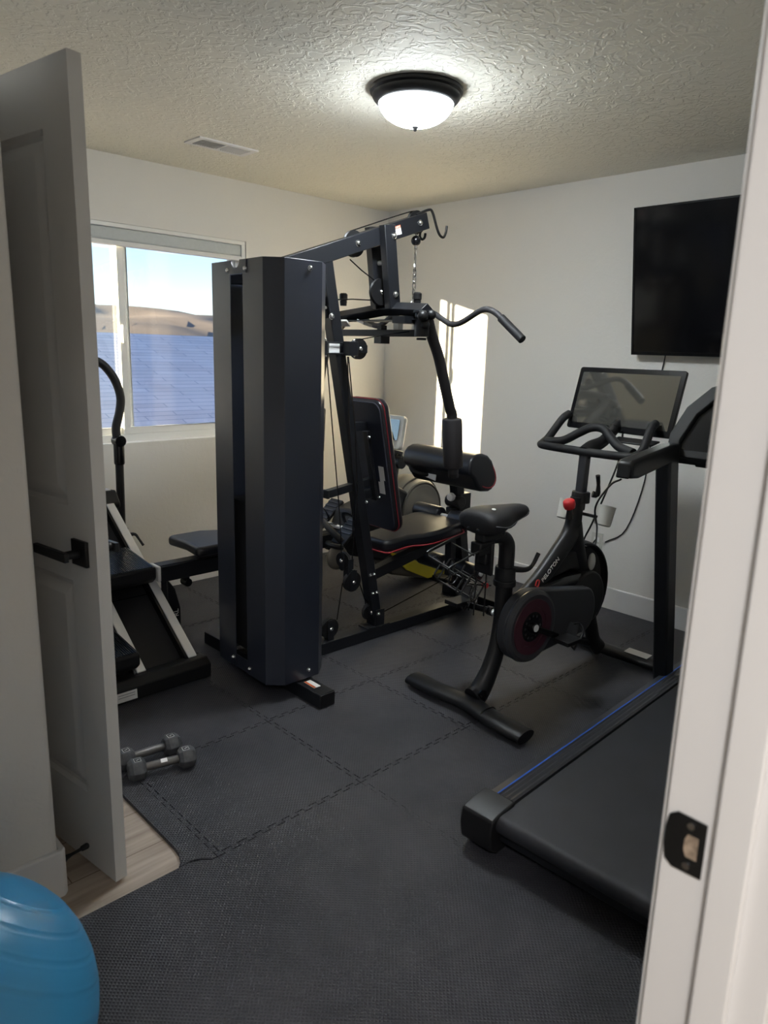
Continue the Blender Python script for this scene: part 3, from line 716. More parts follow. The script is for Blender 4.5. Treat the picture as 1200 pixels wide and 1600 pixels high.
for z, zz in ((1.10, 0), (.77, 1)):
    x0 = UX(z)+.025; fx = bx0+(bz0-z)*(bx1-bx0)/(bz0-bz1)
    obj('pad_bracket', MB().bx(x0, fx+.004, -.02, .02, z-.02, z+.02), 'black', t, bevel=.002)
obj('pad_rail', MB().beam((bx0+.030-.018, -.03, 1.08), (bx1-.035-.018, -.03, .74), .034, .020, up=(1, 0, 0)), 'black', t, bevel=.003)
bolt((.566, -.048, 1.05), (0, -1, 0), .008); bolt((.640, -.048, .755), (0, -1, 0), .008)
obj('adjuster_tube', MB().beam((.36, 0, .795), (.66, 0, .835), .036, .036).box((.352, 0, .794), (.012, .040, .040)), 'black', t, bevel=.002)
# seat
obj('seat_tube', MB().beam((UX(.36)+.02, 0, .352), (1.335, 0, .490), .05, .055), 'black', t, bevel=.003)
SP = [(.655, -.085), (.655, .085), (.70, .105), (.80, .11), (.87, .155), (.95, .175), (1.12, .175), (1.165, .145), (1.175, .10), (1.175, -.10), (1.165, -.145), (1.12, -.175), (.95, -.175), (.87, -.155), (.80, -.11), (.70, -.105)]
su = V((1, 0, .10)).normalized(); so_ = V((0, 0, .438-.065))
st = pad('seat', [(x, y) for x, y in SP], (0, 0, .412), su, (0, 1, 0), .060, t, bevel=.018)
obj('piping', MB().tube([V((0, 0, .416))+su*x+V((0, y*1.01, 0)) for x, y in SP], .0036, 6, closed=True, smooth=3), 'red', st)
obj('seat_plate', MB().prism([(.72, -.08), (1.1, -.1), (1.1, .1), (.72, .08)], (0, 0, .398), su, (0, 1, 0), .014), 'plastic', st)
# front post, leg developer, curl pad
FX = lambda z: 1.375-(z-.07)*.178
obj('front_post', MB().beam((FX(.07), 0, .07), (FX(.83), 0, .83), .056, .058, up=(1, 0, 0)), 'black', t, bevel=.003)
obj('curl_post', MB().beam((FX(.70)-.010, 0, .70), (FX(.92)-.03, 0, .92), .044, .044, up=(1, 0, 0)), 'black', t, bevel=.003)
obj('leg_lever', MB().beam((1.222, 0, .625), (1.235, 0, .235), .044, .044, up=(1, 0, 0)), 'black', t, bevel=.003)
obj('lever_pivot', MB().cyl((1.25, -.05, .655), (1.25, .05, .655), .034).bx(1.245, 1.335, -.040, .040, .60, .70), 'plastic', t, bevel=.004)
k = obj('star_knob', MB().lathe([(.010, 0), (.010, .02), (.022, .022), (.024, .034), (.020, .044), (.001, .047)], (FX(.68)-.03, -.005, .685), (-1, -.1, 0), n=18), 'steel', t)
obj('locking_pin', MB().cyl((FX(.86), -.025, .80), (FX(.86), -.045, .80), .010).cyl((FX(.9), 0, .845), (FX(.9), 0, .86), .02), 'plastic', t)
def roller(x, z, y0, y1, r=.046):
    a, c = min(y0, y1), max(y0, y1); L_ = c-a
    return obj('foam_roller', MB().lathe([(r*.3, 0), (r*.80, .002), (r*.95, .008), (r, .018), (r, L_-.018), (r*.95, L_-.008), (r*.8, L_-.002), (r*.3, L_)], (x, a, z), (0, 1, 0), n=30), 'vinyl', t)
roller(1.185, .578, .035, .230); roller(1.185, .578, -.235, -.035)
roller(1.225, .298, .035, .225); roller(1.225, .298, -.225, -.035)
obj('roller_axle', MB().cyl((1.185, -.236, .578), (1.185, .236, .578), .012).cyl((1.225, -.236, .298), (1.225, .236, .298), .012), 'steel', t)
# curl pad: rounded top roll with an apron sloping down to the front
cp = [(1.075, .850), (1.070, .880), (1.078, .915), (1.100, .940), (1.135, .952), (1.175, .952), (1.215, .940), (1.250, .912), (1.275, .870), (1.292, .825), (1.290, .795), (1.262, .757), (1.235, .748), (1.165, .755), (1.140, .785), (1.115, .822)]
c0 = obj('curl_pad', MB().prism([(x, z) for x, z in cp], (0, .245, 0), (1, 0, 0), (0, 0, 1), .49), 'vinyl', t, bevel=.016, seg=4, ang=50)
obj('piping', MB().tube([(1.150, -.232, .80), (1.20, -.249, .775), (1.255, -.249, .775), (1.278, -.249, .805), (1.268, -.249, .85), (1.248, -.240, .895)], .003, 6, smooth=3), 'red', c0)
obj('brand_plate', MB().prism([(.04, .775), (.20, .80), (.17, .848), (.03, .835)], (1.128, 0, 0), (0, 1, 0), (0, 0, 1), -.004), 'steel', c0)
obj('curl_frame', MB().tube([(1.19, .03, .81), (1.12, .12, .80), (1.10, .19, .815), (1.11, .22, .87)], .014, 10, smooth=4), 'plastic', t)

# lat bar hanging from the chain
t = thing('lat_pulldown_bar', 'black wavy lat pulldown bar hanging across the front of the gym by a chain', 'pulldown bar', GO, math.radians(-1.5))
half = [(0, 1.652), (-.075, 1.645), (-.15, 1.625), (-.235, 1.585), (-.28, 1.578), (-.33, 1.590), (-.42, 1.632), (-.47, 1.640), (-.52, 1.622), (-.56, 1.592)]
L_ = [(.87, -y*.93, z-.004) for y, z in half[::-1]]+[(.87, y, z) for y, z in half[1:]]
obj('bar', MB().tube(L_, .0135, 12, smooth=5), 'foam', t, ang=60)
for sg, k in ((-1, 1), (1, .93)):
    a = V((.87, sg*.545*k, 1.604)); c = V((.87, sg*.668*k, 1.512)); obj('grip', MB().tube([a, c], .0185, 16), 'rubber', t, bevel=.002)
obj('hanger_ring', MB().torus((.87, 0, 1.672), (0, 1, .2), .016, .0045), 'chrome', t)
# chain
t = thing('chain', 'silver chain with snap hooks under the boom tip of the gym', 'chain', GO, math.radians(-1.5))
def link(c, L2, w2, r, ax, m='chrome', nm='link'):
    c = V(c); ax = V(ax).normalized(); P = []
    for k in range(16):
        a = 2*PI*k/16; P.append(c+V((0, 0, 1))*(L2*math.sin(a) if abs(math.sin(a)) > .3 else L2*math.sin(a))+ax*(w2*math.cos(a)))
    return obj(nm, MB().tube(P, r, 8, closed=True), m, t)
obj('stopper_ball', MB().ball((.875, 0, 1.965), .0235), 'gloss', t)
obj('cable_end', MB().cyl((.875, 0, 1.985), (.876, 0, 2.02), .004).cyl((.875, 0, 1.925), (.875, 0, 1.945), .008), 'chrome', t)
link((.875, 0, 1.878), .052, .022, .0038, (.6, .8, 0), nm='snap_hook')
zz = 1.822
for k in range(4): link((.874, 0, zz), .021, .0095, .0034, (1, 0, 0) if k % 2 else (0, 1, 0)); zz -= .031
link((.873, 0, 1.702), .050, .021, .0038, (.5, .85, 0), nm='snap_hook')
for k in range(3): link((.878+.012*k, -.012, 1.695-.018*k), .018, .009, .0032, (1, .3, 0) if k % 2 else (.3, 1, 0))

# ------------------------------------------------------------------ exercise bike
t = bike = thing('exercise_bike', 'black indoor exercise bike with wide screen, saddle and red resistance knob', 'exercise bike', (2.14, 1.705, 0), math.radians(-4))
def flatbar(pts, w, h, n=14, **k): return MB().tube(pts, w, n, flat=h/w, smooth=5, **k)
obj('rear_foot', flatbar([(.018, -.315, .040), (.012, -.16, .047), (.03, 0, .050), (.012, .16, .047), (.018, .315, .040)], .052, .024), 'plastic', t, ang=50)
obj('rear_foot_seam', MB().tube([(.075, -.12, .035), (.055, -.12, .068), (.015, -.12, .0745), (-.02, -.12, .066), (-.035, -.12, .04)], .003, 6, smooth=4), 'gloss', t)
for y in (-.26, .26): obj('levelling_foot', MB().cyl((.015, y, FZ), (.015, y, .03), .022), 'rubber', t)
obj('front_foot', flatbar([(1.03, -.285, .042), (1.00, -.14, .047), (.985, 0, .050), (1.00, .14, .047), (1.03, .285, .042)], .048, .024), 'plastic', t, ang=50)
lb = obj('white_label', MB().beam((1.012, -.120, .0735), (1.026, -.232, .0695), .062, .0015), 'label', t); lb['label'] = 'white sticker on the front foot'
for y in (-.29, .29): obj('transport_wheel', MB().cyl((1.055, y-.012, .040), (1.055, y+.012, .040), .027, n=24), 'rubber', t, bevel=.003); obj('wheel_cap', MB().cyl((1.055, y-.016, .050), (1.055, y+.016, .050), .012), 'steel', t)
# curved rear leg up to the seat tube, one sweep
obj('rear_leg', MB().tube([(.055, 0, .058), (.095, 0, .075), (.150, 0, .150), (.190, 0, .250), (.210, 0, .36), (.212, 0, .50), (.212, 0, .545)], [.050, .050, .043, .040, .040, .040, .040], 16, smooth=5, flat=.8, upv=(0, 1, 0)), 'plastic', t, ang=55)
obj('leg_bolt', MB().lathe([(.022, 0), (.022, .004), (.014, .006), (.013, .002), (.001, .002)], (.075, -.036, .085), (-.3, -1, 0), n=6), 'gloss', t)
obj('seat_tube_collar', MB().cyl((.212, 0, .545), (.212, 0, .60), .044, .042).cyl((.212, 0, .52), (.212, 0, .545), .047), 'plastic', t, bevel=.003)
obj('seat_post', MB().tube([(.212, 0, .57), (.214, 0, .66), (.208, 0, .700), (.185, 0, .726), (.15, 0, .734), (.085, 0, .735)], [.033, .033, .033, .030, .026, .022], 14, smooth=5), 'plastic', t, ang=55)
obj('post_lever', MB().tube([(.235, -.02, .590), (.285, -.045, .585), (.315, -.055, .600), (.345, -.060, .650)], [.014, .011, .008, .009], 10, smooth=4), 'plastic', t)
obj('saddle_clamp', MB().box((.105, 0, .752), (.13, .05, .045)).box((.065, 0, .705), (.085, .055, .05)).box((.085, 0, .66), (.045, .045, .05)), 'plastic', t, bevel=.006)
obj('saddle_rails', MB().tube([(.0, .025, .79), (.05, .025, .772), (.2, .022, .772), (.26, .012, .80)], .004, 8, smooth=3).tube([(.0, -.025, .79), (.05, -.025, .772), (.2, -.022, .772), (.26, -.012, .80)], .004, 8, smooth=3), 'black', t)
def saddle():
    st_ = [(.004, .070, .826, .030), (.014, .094, .830, .050), (.04, .106, .834, .062), (.09, .104, .836, .068), (.14, .080, .838, .062), (.19, .054, .840, .052), (.24, .042, .842, .044), (.285, .037, .842, .036), (.310, .027, .836, .026), (.318, .012, .830, .015)]
    vs = []; n = 18
    for x, w_, z, h in st_:
        for k in range(n):
            a = 2*PI*k/n; ca, sa = math.cos(a), math.sin(a)
            y = w_*math.copysign(abs(ca)**.8, ca); zz_ = z+(h*.42*sa*abs(sa)**-.25 if sa > 0 else h*1.25*sa) if abs(sa) > 1e-6 else z
            vs.append((x, y, zz_-abs(ca)**3*.012))
    m = MB(); N = len(st_); fs = [(i*n+k, i*n+(k+1) % n, (i+1)*n+(k+1) % n, (i+1)*n+k) for i in range(N-1) for k in range(n)]+[tuple(range(n))[::-1], tuple((N-1)*n+k for k in range(n))]
    m.add(vs, fs); return m
sd_o = obj('saddle', saddle(), 'rubber', t, ang=75, subsurf=1)
obj('seam', MB().tube([(.02, -.102, .815), (.07, -.107, .806), (.13, -.086, .800), (.20, -.052, .802), (.27, -.040, .815), (.300, -.032, .830)], .0016, 6, smooth=4), 'ink', sd_o)
obj('badge', MB().ball((.060, -.050, .868), .010, (1, .7, .18), rot=(.35, 0, 0)), 'label', sd_o)
# main frame
obj('main_frame', MB().tube([(.668, 0, .842), (.660, 0, .76), (.640, 0, .68), (.560, 0, .600), (.440, 0, .500), (.300, 0, .415), (.215, 0, .370)], [.034, .040, .046, .044, .042, .040, .036], 16, smooth=5, flat=.78, upv=(0, 1, 0)), 'plastic', t, ang=55)
obj('front_fork', MB().tube([(.655, 0, .72), (.690, 0, .62), (.760, 0, .46), (.860, 0, .22), (.905, 0, .11), (.955, 0, .058)], [.046, .044, .040, .037, .037, .040], 16, smooth=5, flat=.78, upv=(0, 1, 0)), 'plastic', t, ang=55)
obj('frame_web', MB().prism([(.60, .60), (.70, .60), (.74, .50), (.64, .515), (.50, .50), (.42, .47)], (0, .022, 0), (1, 0, 0), (0, 0, 1), .044), 'plastic', t, bevel=.008)
obj('cross_cover', MB().tube([(.36, -.02, .452), (.55, -.025, .470), (.78, -.02, .462)], [.028, .034, .030], 14, smooth=4), 'gloss', t)
obj('lower_stay', MB().tube([(.205, .01, .30), (.40, .01, .255), (.70, .01, .17), (.93, .01, .075)], .020, 12, smooth=3), 'plastic', t)
# belt guard with crank disc
gd = obj('belt_guard', MB().prism([(.265+.152*math.cos(a), .362+.152*math.sin(a)) for a in [PI*.47+k*PI*1.06/18 for k in range(19)]]+[(.66+.075*math.cos(a), .345+.105*math.sin(a)) for a in [-PI/2+k*PI/12 for k in range(13)]], (0, -.052, 0), (1, 0, 0), (0, 0, 1), .05), 'greyrail', t, bevel=.010, seg=3)
ds = obj('crank_disc', MB().lathe([(.040, .0), (.152, 0), (.155, .008), (.150, .020), (.138, .026), (.128, .022), (.108, .022), (.078, .014), (.070, .016), (.04, .016)], (.265, -.098, .362), (0, -1, 0), n=56), ['greyrail'], t, ang=30)
obj('accent_ring', MB().lathe([(.082, .016), (.084, .0245), (.118, .0255), (.120, .020)], (.265, -.098, .362), (0, -1, 0), n=56), 'maroon', ds)
hb_ = MB().lathe([(.068, .010), (.068, .019), (.060, .021), (.02, .021)], (.265, -.098, .362), (0, -1, 0), n=40); obj('hub', hb_, 'gloss', ds)
for k in range(12):
    a = 2*PI*k/12; obj('hub_hole', MB().cyl((.265+.048*math.cos(a), -.1188, .362+.048*math.sin(a)), (.265+.048*math.cos(a), -.1202, .362+.048*math.sin(a)), .006, n=10), 'rubber', ds)
fw_ = obj('flywheel', MB().lathe([(.03, -.02), (.17, -.016), (.203, -.016), (.207, 0), (.203, .016), (.17, .016), (.03, .02)], (.735, .02, .395), (0, 1, 0), n=64), 'gloss', t, ang=30)
obj('flywheel_guard', MB().tube([(.735+.222*math.cos(a), .02, .395+.222*math.sin(a)) for a in [math.radians(-60+k*9) for k in range(18)]], .034, 10, flat=.35), 'plastic', t)
obj('rear_housing', MB().prism([(.735+.13*math.cos(a), .37+.13*math.sin(a)) for a in [2*PI*k/28 for k in range(28)]], (0, -.01, 0), (1, 0, 0), (0, 0, 1), .05), 'plastic', t, bevel=.01, seg=3)
obj('grey_bracket', MB().ball((.775, -.035, .535), .032, (.6, .5, 1.3)), 'white_pl', t)
def crank(cx, cz, y, px, pz):
    s_ = -1 if y < 0 else 1
    c_ = obj('crank_arm', MB().beam((cx, y, cz), (px, y+s_*.012, pz), .016, .026, up=(0, 0, 1)).cyl((cx, y-s_*.02, cz), (cx, y+s_*.012, cz), .020), 'gloss', t, bevel=.004)
    yy = y+s_*.065
    obj('pedal', MB().box((px, yy, pz), (.095, .075, .018)).tube([(px+.045, yy-.03, pz+.005), (px+.070, yy-.025, pz+.030), (px+.075, yy, pz+.055), (px+.03, yy, pz+.065)], .006, 6, smooth=3).tube([(px-.02, yy-.035, pz-.01), (px-.0, yy-.035, pz-.03), (px+.02, yy-.035, pz-.01)], .005, 6).beam((px+.045, yy+.02, pz-.005), (px+.075, yy+.02, pz+.05), .05, .006), 'plastic', c_, bevel=.003)
crank(.265, .362, -.125, .415, .292); crank(.265, .362, .115, .135, .412)
obj('pedal_axle', MB().cyl((.265, -.14, .362), (.265, .12, .362), .015), 'steel', t)
# writing and red mark on the frame tube
dn_ = V((.640-.37, 0, .675-.455)).normalized(); upv_ = V((-dn_.z, 0, dn_.x))
textmesh('lettering', 'PELOTON', .030, 'label', t, (.462, -.0415, .553), dn_, upv_, .0008)
obj('brand_mark', MB().tube([(0.362, -.0435, 0.499), (0.370, -.0435, 0.521), (0.386, -.0435, 0.518), (0.382, -.0435, 0.498), (0.366, -.0435, 0.482), (0.352, -.0435, 0.476)], .0032, 6, smooth=4).tube([(0.376, -.0435, 0.492), (0.364, -.0435, 0.502), (0.376, -.0435, 0.512), (0.380, -.0435, 0.502)], .0028, 6, closed=True), 'redknob', t)
# resistance knob and head tube
obj('resistance_knob', MB().lathe([(.010, -.028), (.012, 0), (.023, .004), (.027, .018), (.026, .036), (.020, .043), (.001, .045)], (.600, -.015, .800), (-.35, 0, 1), n=28), ['redknob'], t, ang=50)
obj('knob_stem', MB().cyl((.606, -.012, .755), (.600, -.015, .800), .016, .012), 'plastic', t)
obj('head_collar', MB().cyl((.692, 0, .815), (.696, 0, .865), .042, .040), 'plastic', t, bevel=.004)
obj('handlebar_post', MB().tube([(.690, 0, .78), (.700, 0, 1.035)], .028, 4, upv=(1, 1, 0)), 'greyrail', t, bevel=.006)
obj('clamp_lever', MB().tube([(.715, -.045, .858), (.73, -.060, .858), (.726, -.064, .90), (.712, -.066, .945)], [.015, .013, .008, .010], 10, smooth=3), 'plastic', t)
for y, k in ((-.095, 0), (.085, 1)):
    c = obj('bottle_cup', MB().lathe([(.030, 0), (.036, .004), (.040, .085), (.041, .090), (.037, .089), (.033, .01), (.001, .008)], (.735-.03*k, y, .722), (.30, 0, 1), n=28), 'white_pl', t, ang=40)
obj('cup_holder', MB().prism(rrect(.15, .06, .02), (.715, -.01, .755), (0, 1, 0), (-.95, 0, .3), .012), 'plastic', t, bevel=.003)
# handlebar
o_ = MB().tube([(.875, .226, 1.185), (.83, .232, 1.160), (.76, .250, 1.075), (.715, .247, 1.052), (.690, .215, 1.046), (.688, 0, 1.043), (.690, -.200, 1.046), (.715, -.236, 1.052), (.76, -.240, 1.078), (.83, -.225, 1.158), (.870, -.222, 1.180)], .0185, 14, smooth=6)
hbo = obj('handlebar', o_, 'rubber', t, ang=60)
obj('inner_bar', MB().tube([(.730, .240, 1.060), (.755, .165, 1.070), (.79, .105, 1.110), (.80, .05, 1.138), (.80, -.01, 1.140), (.79, -.06, 1.108), (.765, -.12, 1.075), (.735, -.21, 1.060)], .0195, 14, smooth=6), 'rubber', hbo, ang=60)
obj('stem', MB().tube([(.690, 0, 1.035), (.74, -.0, 1.060), (.80, -.02, 1.085), (.86, -.03, 1.14)], [.034, .030, .026, .026], 14, smooth=4), 'plastic', hbo)
obj('device_tray', MB().box((.82, -.16, 1.098), (.07, .20, .008), (0, -.2, 0)), 'plastic', hbo, bevel=.003)
# screen
tl = math.radians(15.8)
sR = Matrix(((math.cos(tl), 0, math.sin(tl)), (0, 1, 0), (-math.sin(tl), 0, math.cos(tl))))
def sc_(m): m.v = [tuple(sR @ V(p)+V((.908, -.031, 1.263))) for p in m.v]; return m
sc = obj('screen', sc_(MB().prism(rrect(.530, .292, .012), (0, 0, 0), (0, 1, 0), (0, 0, 1), .016)), 'gloss', t, bevel=.003)
obj('display', sc_(MB().bx(-.0012, -.0002, -.243, .243, -.118, .122)), 'screen', sc)
obj('screen_back', sc_(MB().bx(.012, .045, -.17, .17, -.10, .09)), 'plastic', sc, bevel=.012)
obj('screen_arm', MB().tube([(.86, -.03, 1.14), (.90, -.03, 1.17), (.935, -.03, 1.24)], .022, 10, smooth=4), 'plastic', t)

# wire dumbbell racks behind the saddle
t = thing('wire_weight_rack', 'bent black wire rack clamped behind and below the bike saddle', 'rack', (2.14, 1.705, 0), math.radians(-4))
def zig(y, dz):
    pts = [(.06, y, .745+dz), (-.02, y, .735+dz), (-.10, y, .715+dz), (-.155, y, .700+dz), (-.135, y, .670+dz), (-.105, y, .675+dz), (-.075, y, .645+dz), (-.11, y, .605+dz), (-.085, y, .585+dz), (-.03, y, .650+dz), (.0, y, .620+dz), (-.03, y, .560+dz), (.0, y, .545+dz), (.06, y, .610+dz)]
    obj('wire', MB().tube(pts, .0036, 8, smooth=3), 'hinge', t)
zig(.085, 0); zig(-.035, -.035)
for x, z in ((-.150, .685), (-.075, .632), (-.095, .580), (.0, .605), (-.01, .535), (.045, .59), (-.02, .715)):
    obj('cross_wire', MB().tube([(x, .085, z), (x, -.035, z-.022)], .0034, 8), 'hinge', t)
obj('mounting_plate', MB().box((.09, .01, .655), (.016, .09, .13)), 'plastic', t, bevel=.004)
obj('hanging_strap', MB().tube([(.095, .05, .60), (.09, .05, .40)], .0032, 8).tube([(.12, .02, .60), (.118, .02, .40)], .0032, 8), 'plastic', t)

# ankle strap handle and chain lying by the leg lever
t = thing('ankle_strap', 'black strap with silver rings hanging from the low pulley of the gym', 'strap', GO, math.radians(-1.5))
obj('strap', MB().tube([(1.33, -.045, .175), (1.36, -.06, .10), (1.33, -.09, .06), (1.30, -.10, .05)], .018, 8, smooth=4, flat=.3), 'vinyl', t)
obj('snap_hook', MB().torus((1.34, -.05, .215), (.5, .8, .3), .020, .0034), 'chrome', t)
obj('ring', MB().torus((1.325, -.075, .175), (.2, .8, .1), .014, .003), 'chrome', t)
t = thing('chain', 'short silver chain with clips dangling beside the low pulley behind the bike', 'chain', GO, math.radians(-1.5))
zz = .285
for k in range(6): link((1.20+.003*k, -.215, zz), .018, .009, .0032, (1, 0, 0) if k % 2 else (0, 1, 0)); zz -= .026
obj('snap_hook', MB().torus((1.215, -.22, .115), (.2, .5, 1), .026, .0036), 'chrome', t)
obj('red_clip', MB().cyl((1.25, -.23, .235), (1.25, -.26, .235), .015), 'redknob', t, bevel=.003); obj('pin', MB().cyl((1.1, -.20, .262), (1.28, -.26, .232), .0045), 'plastic', t)

# ------------------------------------------------------------------ treadmill
TA = math.radians(1.8)
t = thing('treadmill', 'black treadmill with ribbed side rail and blue stripe, front right', 'treadmill', (1.5, 1.178, 0), TA)
LT = 1.62; WT = .76
rp = [(0, .050), (0, .120), (-.012, .146), (-.040, .152), (-.048, .149), (-.056, .152), (-.064, .149), (-.072, .152), (-.080, .149), (-.088, .151), (-.094, .146), (-.094, .050)]
def rail(sg, off, nm='side_rail'):
    P = [(off+sg*-y, z) for y, z in rp] if sg > 0 else [(off+y, z) for y, z in rp]
    m = MB().prism(P, (.115, 0, 0), (0, 1, 0), (0, 0, 1), LT-.115); return obj(nm, m, 'greyrail', t, ang=20)
r1 = rail(-1, 0.0); r2_ = rail(1, -WT)
obj('blue_stripe', MB().box(((LT+.115)/2, -.0405, .1526), (LT-.115, .0045, .002)), 'bluestrip', r1)
obj('blue_stripe', MB().box(((LT+.115)/2, -WT+.0405, .1526), (LT-.115, .0045, .002)), 'bluestrip', r2_)
def endcap(y0, sg):
    P = [(.125, .157), (.040, .150), (.012, .140), (.004, .10), (.012, .045), (.045, .022), (.085, .022), (.125, .050)]
    m = MB().prism(P, (0, y0+(.006 if sg < 0 else -.006), 0), (1, 0, 0), (0, 0, 1), sg*-.112 if False else (.112 if sg < 0 else -.112))
    o = obj('end_cap', m, 'plastic', t, bevel=.006, seg=3)
    return o
endcap(0, -1); endcap(-WT, 1)
obj('rear_frame', MB().bx(.06, .12, -WT+.05, -.05, .055, .09).box((.09, -.07, .035), (.05, .05, .045)).box((.09, -WT+.07, .035), (.05, .05, .045)), 'black', t, bevel=.003)
bt = MB(); n = 10; P = []
for k in range(n+1):
    a = PI/2+PI*k/n; P.append((.055+.027*math.cos(a), .118+.027*math.sin(a)))
P += [(LT, .091), (LT, .145)]
obj('running_belt', bt.prism(P, (0, -.103, 0), (1, 0, 0), (0, 0, 1), WT-.206), 'belt', t, ang=25)
obj('deck', MB().bx(.12, LT, -WT+.09, -.09, .06, .092), 'black', t)
obj('motor_hood', MB().prism([(1.60, .05), (1.60, .165), (1.64, .225), (1.75, .250), (1.90, .235), (1.97, .19), (1.99, .05)], (0, .0, 0), (1, 0, 0), (0, 0, 1), WT), 'plastic', t, bevel=.02, seg=3)
obj('front_frame', MB().bx(1.30, 1.95, -.05, -.0, FZ, .06).bx(1.30, 1.95, -WT, -WT+.05, FZ, .06), 'black', t, bevel=.003)
for y in (-.012, -WT+.012):
    obj('upright', MB().beam((1.385, y, .06), (1.150, y, 1.10), .060, .080, up=(1, 0, 0)), 'black', t, bevel=.010, seg=3)
    yy = y
    a = obj('hand_rail', MB().prism([(.812, 1.045), (.800, 1.095), (.82, 1.108), (1.14, 1.140), (1.20, 1.14), (1.20, 1.075), (1.12, 1.070), (.87, 1.040)], (0, yy+.030, 0), (1, 0, 0), (0, 0, 1), .060), 'plastic', t, bevel=.012, seg=3)
    obj('grip_end', MB().box((.804, yy, 1.070), (.010, .048, .050), (0, .22, 0)), 'gloss', a, bevel=.008)
obj('cross_bar', MB().cyl((1.22, .02, 1.085), (1.22, -WT-.02, 1.085), .022).cyl((1.22, -.10, 1.085), (1.22, -WT+.10, 1.085), .028), 'rubber', t)
# console: dark shield with lighter rim, tilted away
cR = Euler((0, math.radians(24), 0)).to_matrix()
def cs(m): m.v = [tuple(cR @ V(p)+V((1.20, -WT/2, 1.085))) for p in m.v]; return m
hw = WT/2+.012
outl = [(-hw, 0), (hw, 0), (hw+.005, .09), (hw-.03, .20), (hw-.10, .285), (hw-.20, .325), (-hw+.20, .325), (-hw+.10, .285), (-hw+.03, .20), (-hw-.005, .09)]
co = obj('console', cs(MB().prism(outl, (0, 0, 0), (0, 1, 0), (0, 0, 1), .045)), 'gloss', t, bevel=.010, seg=3)
ins = .045; inn = [((abs(x)-ins)*(1 if x > 0 else -1), max(z-ins*.6, .03) if z > .05 else .03) for x, z in outl]
rim = MB(); n = len(outl)
rim.add([(-.016, x, z) for x, z in outl]+[(-.016, x, z) for x, z in inn]+[(.0, x, z) for x, z in outl]+[(.0, x, z) for x, z in inn],
        [(i, (i+1) % n, n+(i+1) % n, n+i) for i in range(n)]+[(2*n+i, i, (i+1) % n, 2*n+(i+1) % n)[::-1] for i in range(n)]+[(n+i, n+(i+1) % n, 3*n+(i+1) % n, 3*n+i) for i in range(n)])
obj('console_rim', cs(rim), 'plastic', co, bevel=.004, ang=30)
obj('display', cs(MB().bx(-.006, -.002, -.24, .24, .14, .27)), 'screen', co)
obj('control_panel', cs(MB().box((-.012, 0, .085), (.012, .50, .05))), 'greyrail', co, bevel=.003)
for k in range(11): obj('button', cs(MB().cyl((-.018, -.22+.044*k, .078), (-.0205, -.22+.044*k, .078), .007, n=12)), 'steel', co)

# power cords from the treadmill and bike to the outlet
tag(obj('power_cord', MB().tube([(2.36, 1.228, 1.03), (2.42, 1.30, .99), (2.60, 1.45, .86), (2.9, 1.60, .70), (3.3, 1.82, .50), (3.6, 2.0, .40), (3.74, 2.08, .385), (XW-.01, 2.078, .405)], .0038, 8, smooth=6), 'plastic'), 'thin black cord hanging from the treadmill handrail to the wall outlet', 'cord')
tag(obj('power_cord', MB().tube([(3.05, 1.60, 1.13), (3.04, 1.60, 1.00), (2.98, 1.62, .84), (2.96, 1.66, .70), (3.0, 1.72, .58), (3.12, 1.75, .45), (3.3, 1.78, .25)], .0042, 8, smooth=6), 'plastic'), 'black cord hanging down behind the exercise bike from its screen', 'cord')

# ------------------------------------------------------------------ stair climber at left
t = thing('stair_climber', 'black step climber with silver sloping rails and curved handle by the window', 'stair climber', (1.27, 2.71, 0), 0)
def SR(y): return .075+(y)*.705          # rail centre height along local y
obj('base_bar', MB().prism([(-.052, FZ), (.040, FZ), (.052, .05), (.045, .092), (-.02, .100), (-.055, .075)], (-.285, 0, 0), (0, 1, 0), (0, 0, 1), .56), 'plastic', t, bevel=.006, seg=3)
lb = obj('information_label', MB().box((-.118, -.0560, .045), (.090, .0016, .040), (-.08, 0, 0)), 'label', t); lb['label'] = 'white printed label'
for k in range(3): obj('print', MB().box((-.118, -.0572, .033+.011*k), (.070, .0008, .002), (-.08, 0, 0)), 'ink', lb)
for x in (.222, -.018, -.262):
    y1 = .86
    r_ = obj('rail', MB().beam((x, .02, SR(.02)), (x, y1, SR(y1)), .040, .030), 'steel', t, bevel=.003)
    obj('track', MB().beam((x-.026, .02, SR(.02)-.012), (x-.026, y1, SR(y1)-.012), .014, .038).beam((x-.026, .02, SR(.02)+.006), (x-.026, y1, SR(y1)+.006), .004, .006), 'gloss', r_)
for x in (.095, -.142):
    obj('floor_panel', MB().beam((x, .02, SR(.02)-.040), (x, .84, SR(.84)-.040), .20, .008), 'rubber', t)
    obj('panel_seam', MB().beam((x-.1, .37, SR(.37)-.0345), (x+.1, .37, SR(.37)-.0345), .006, .002), 'gloss', t)
obj('top_cap', MB().prism([(.80, SR(.86)-.05), (.90, SR(.86)-.05), (.90, SR(.86)+.03), (.85, SR(.86)+.035), (.80, SR(.80)+.02)], (-.285, 0, 0), (0, 1, 0), (0, 0, 1), .56), 'plastic', t, bevel=.008, seg=3)
obj('top_plate', MB().box((0, .88, SR(.86)+.036), (.50, .05, .004)), 'steel', t)
def step(x, y, z):
    s_ = obj('step', MB().prism([(-.13, -.005), (.16, .03), (.16, -.06), (-.10, -.085), (-.13, -.06)], (x-.112, y, z), (0, 1, 0), (0, 0, 1), .224), 'plastic', t, bevel=.012, seg=3)
    m = MB()
    for k in range(22): m.beam((x-.095+.009*k, y-.120, z-.002), (x-.095+.009*k, y+.150, z+.0312), .004, .004)
    obj('tread', m, 'gloss', s_)
    obj('carrier', MB().beam((x, y+.05, z-.09), (x, y+.05, SR(y+.05)-.02), .11, .10, up=(0, 1, 0)), 'plastic', s_, bevel=.01)
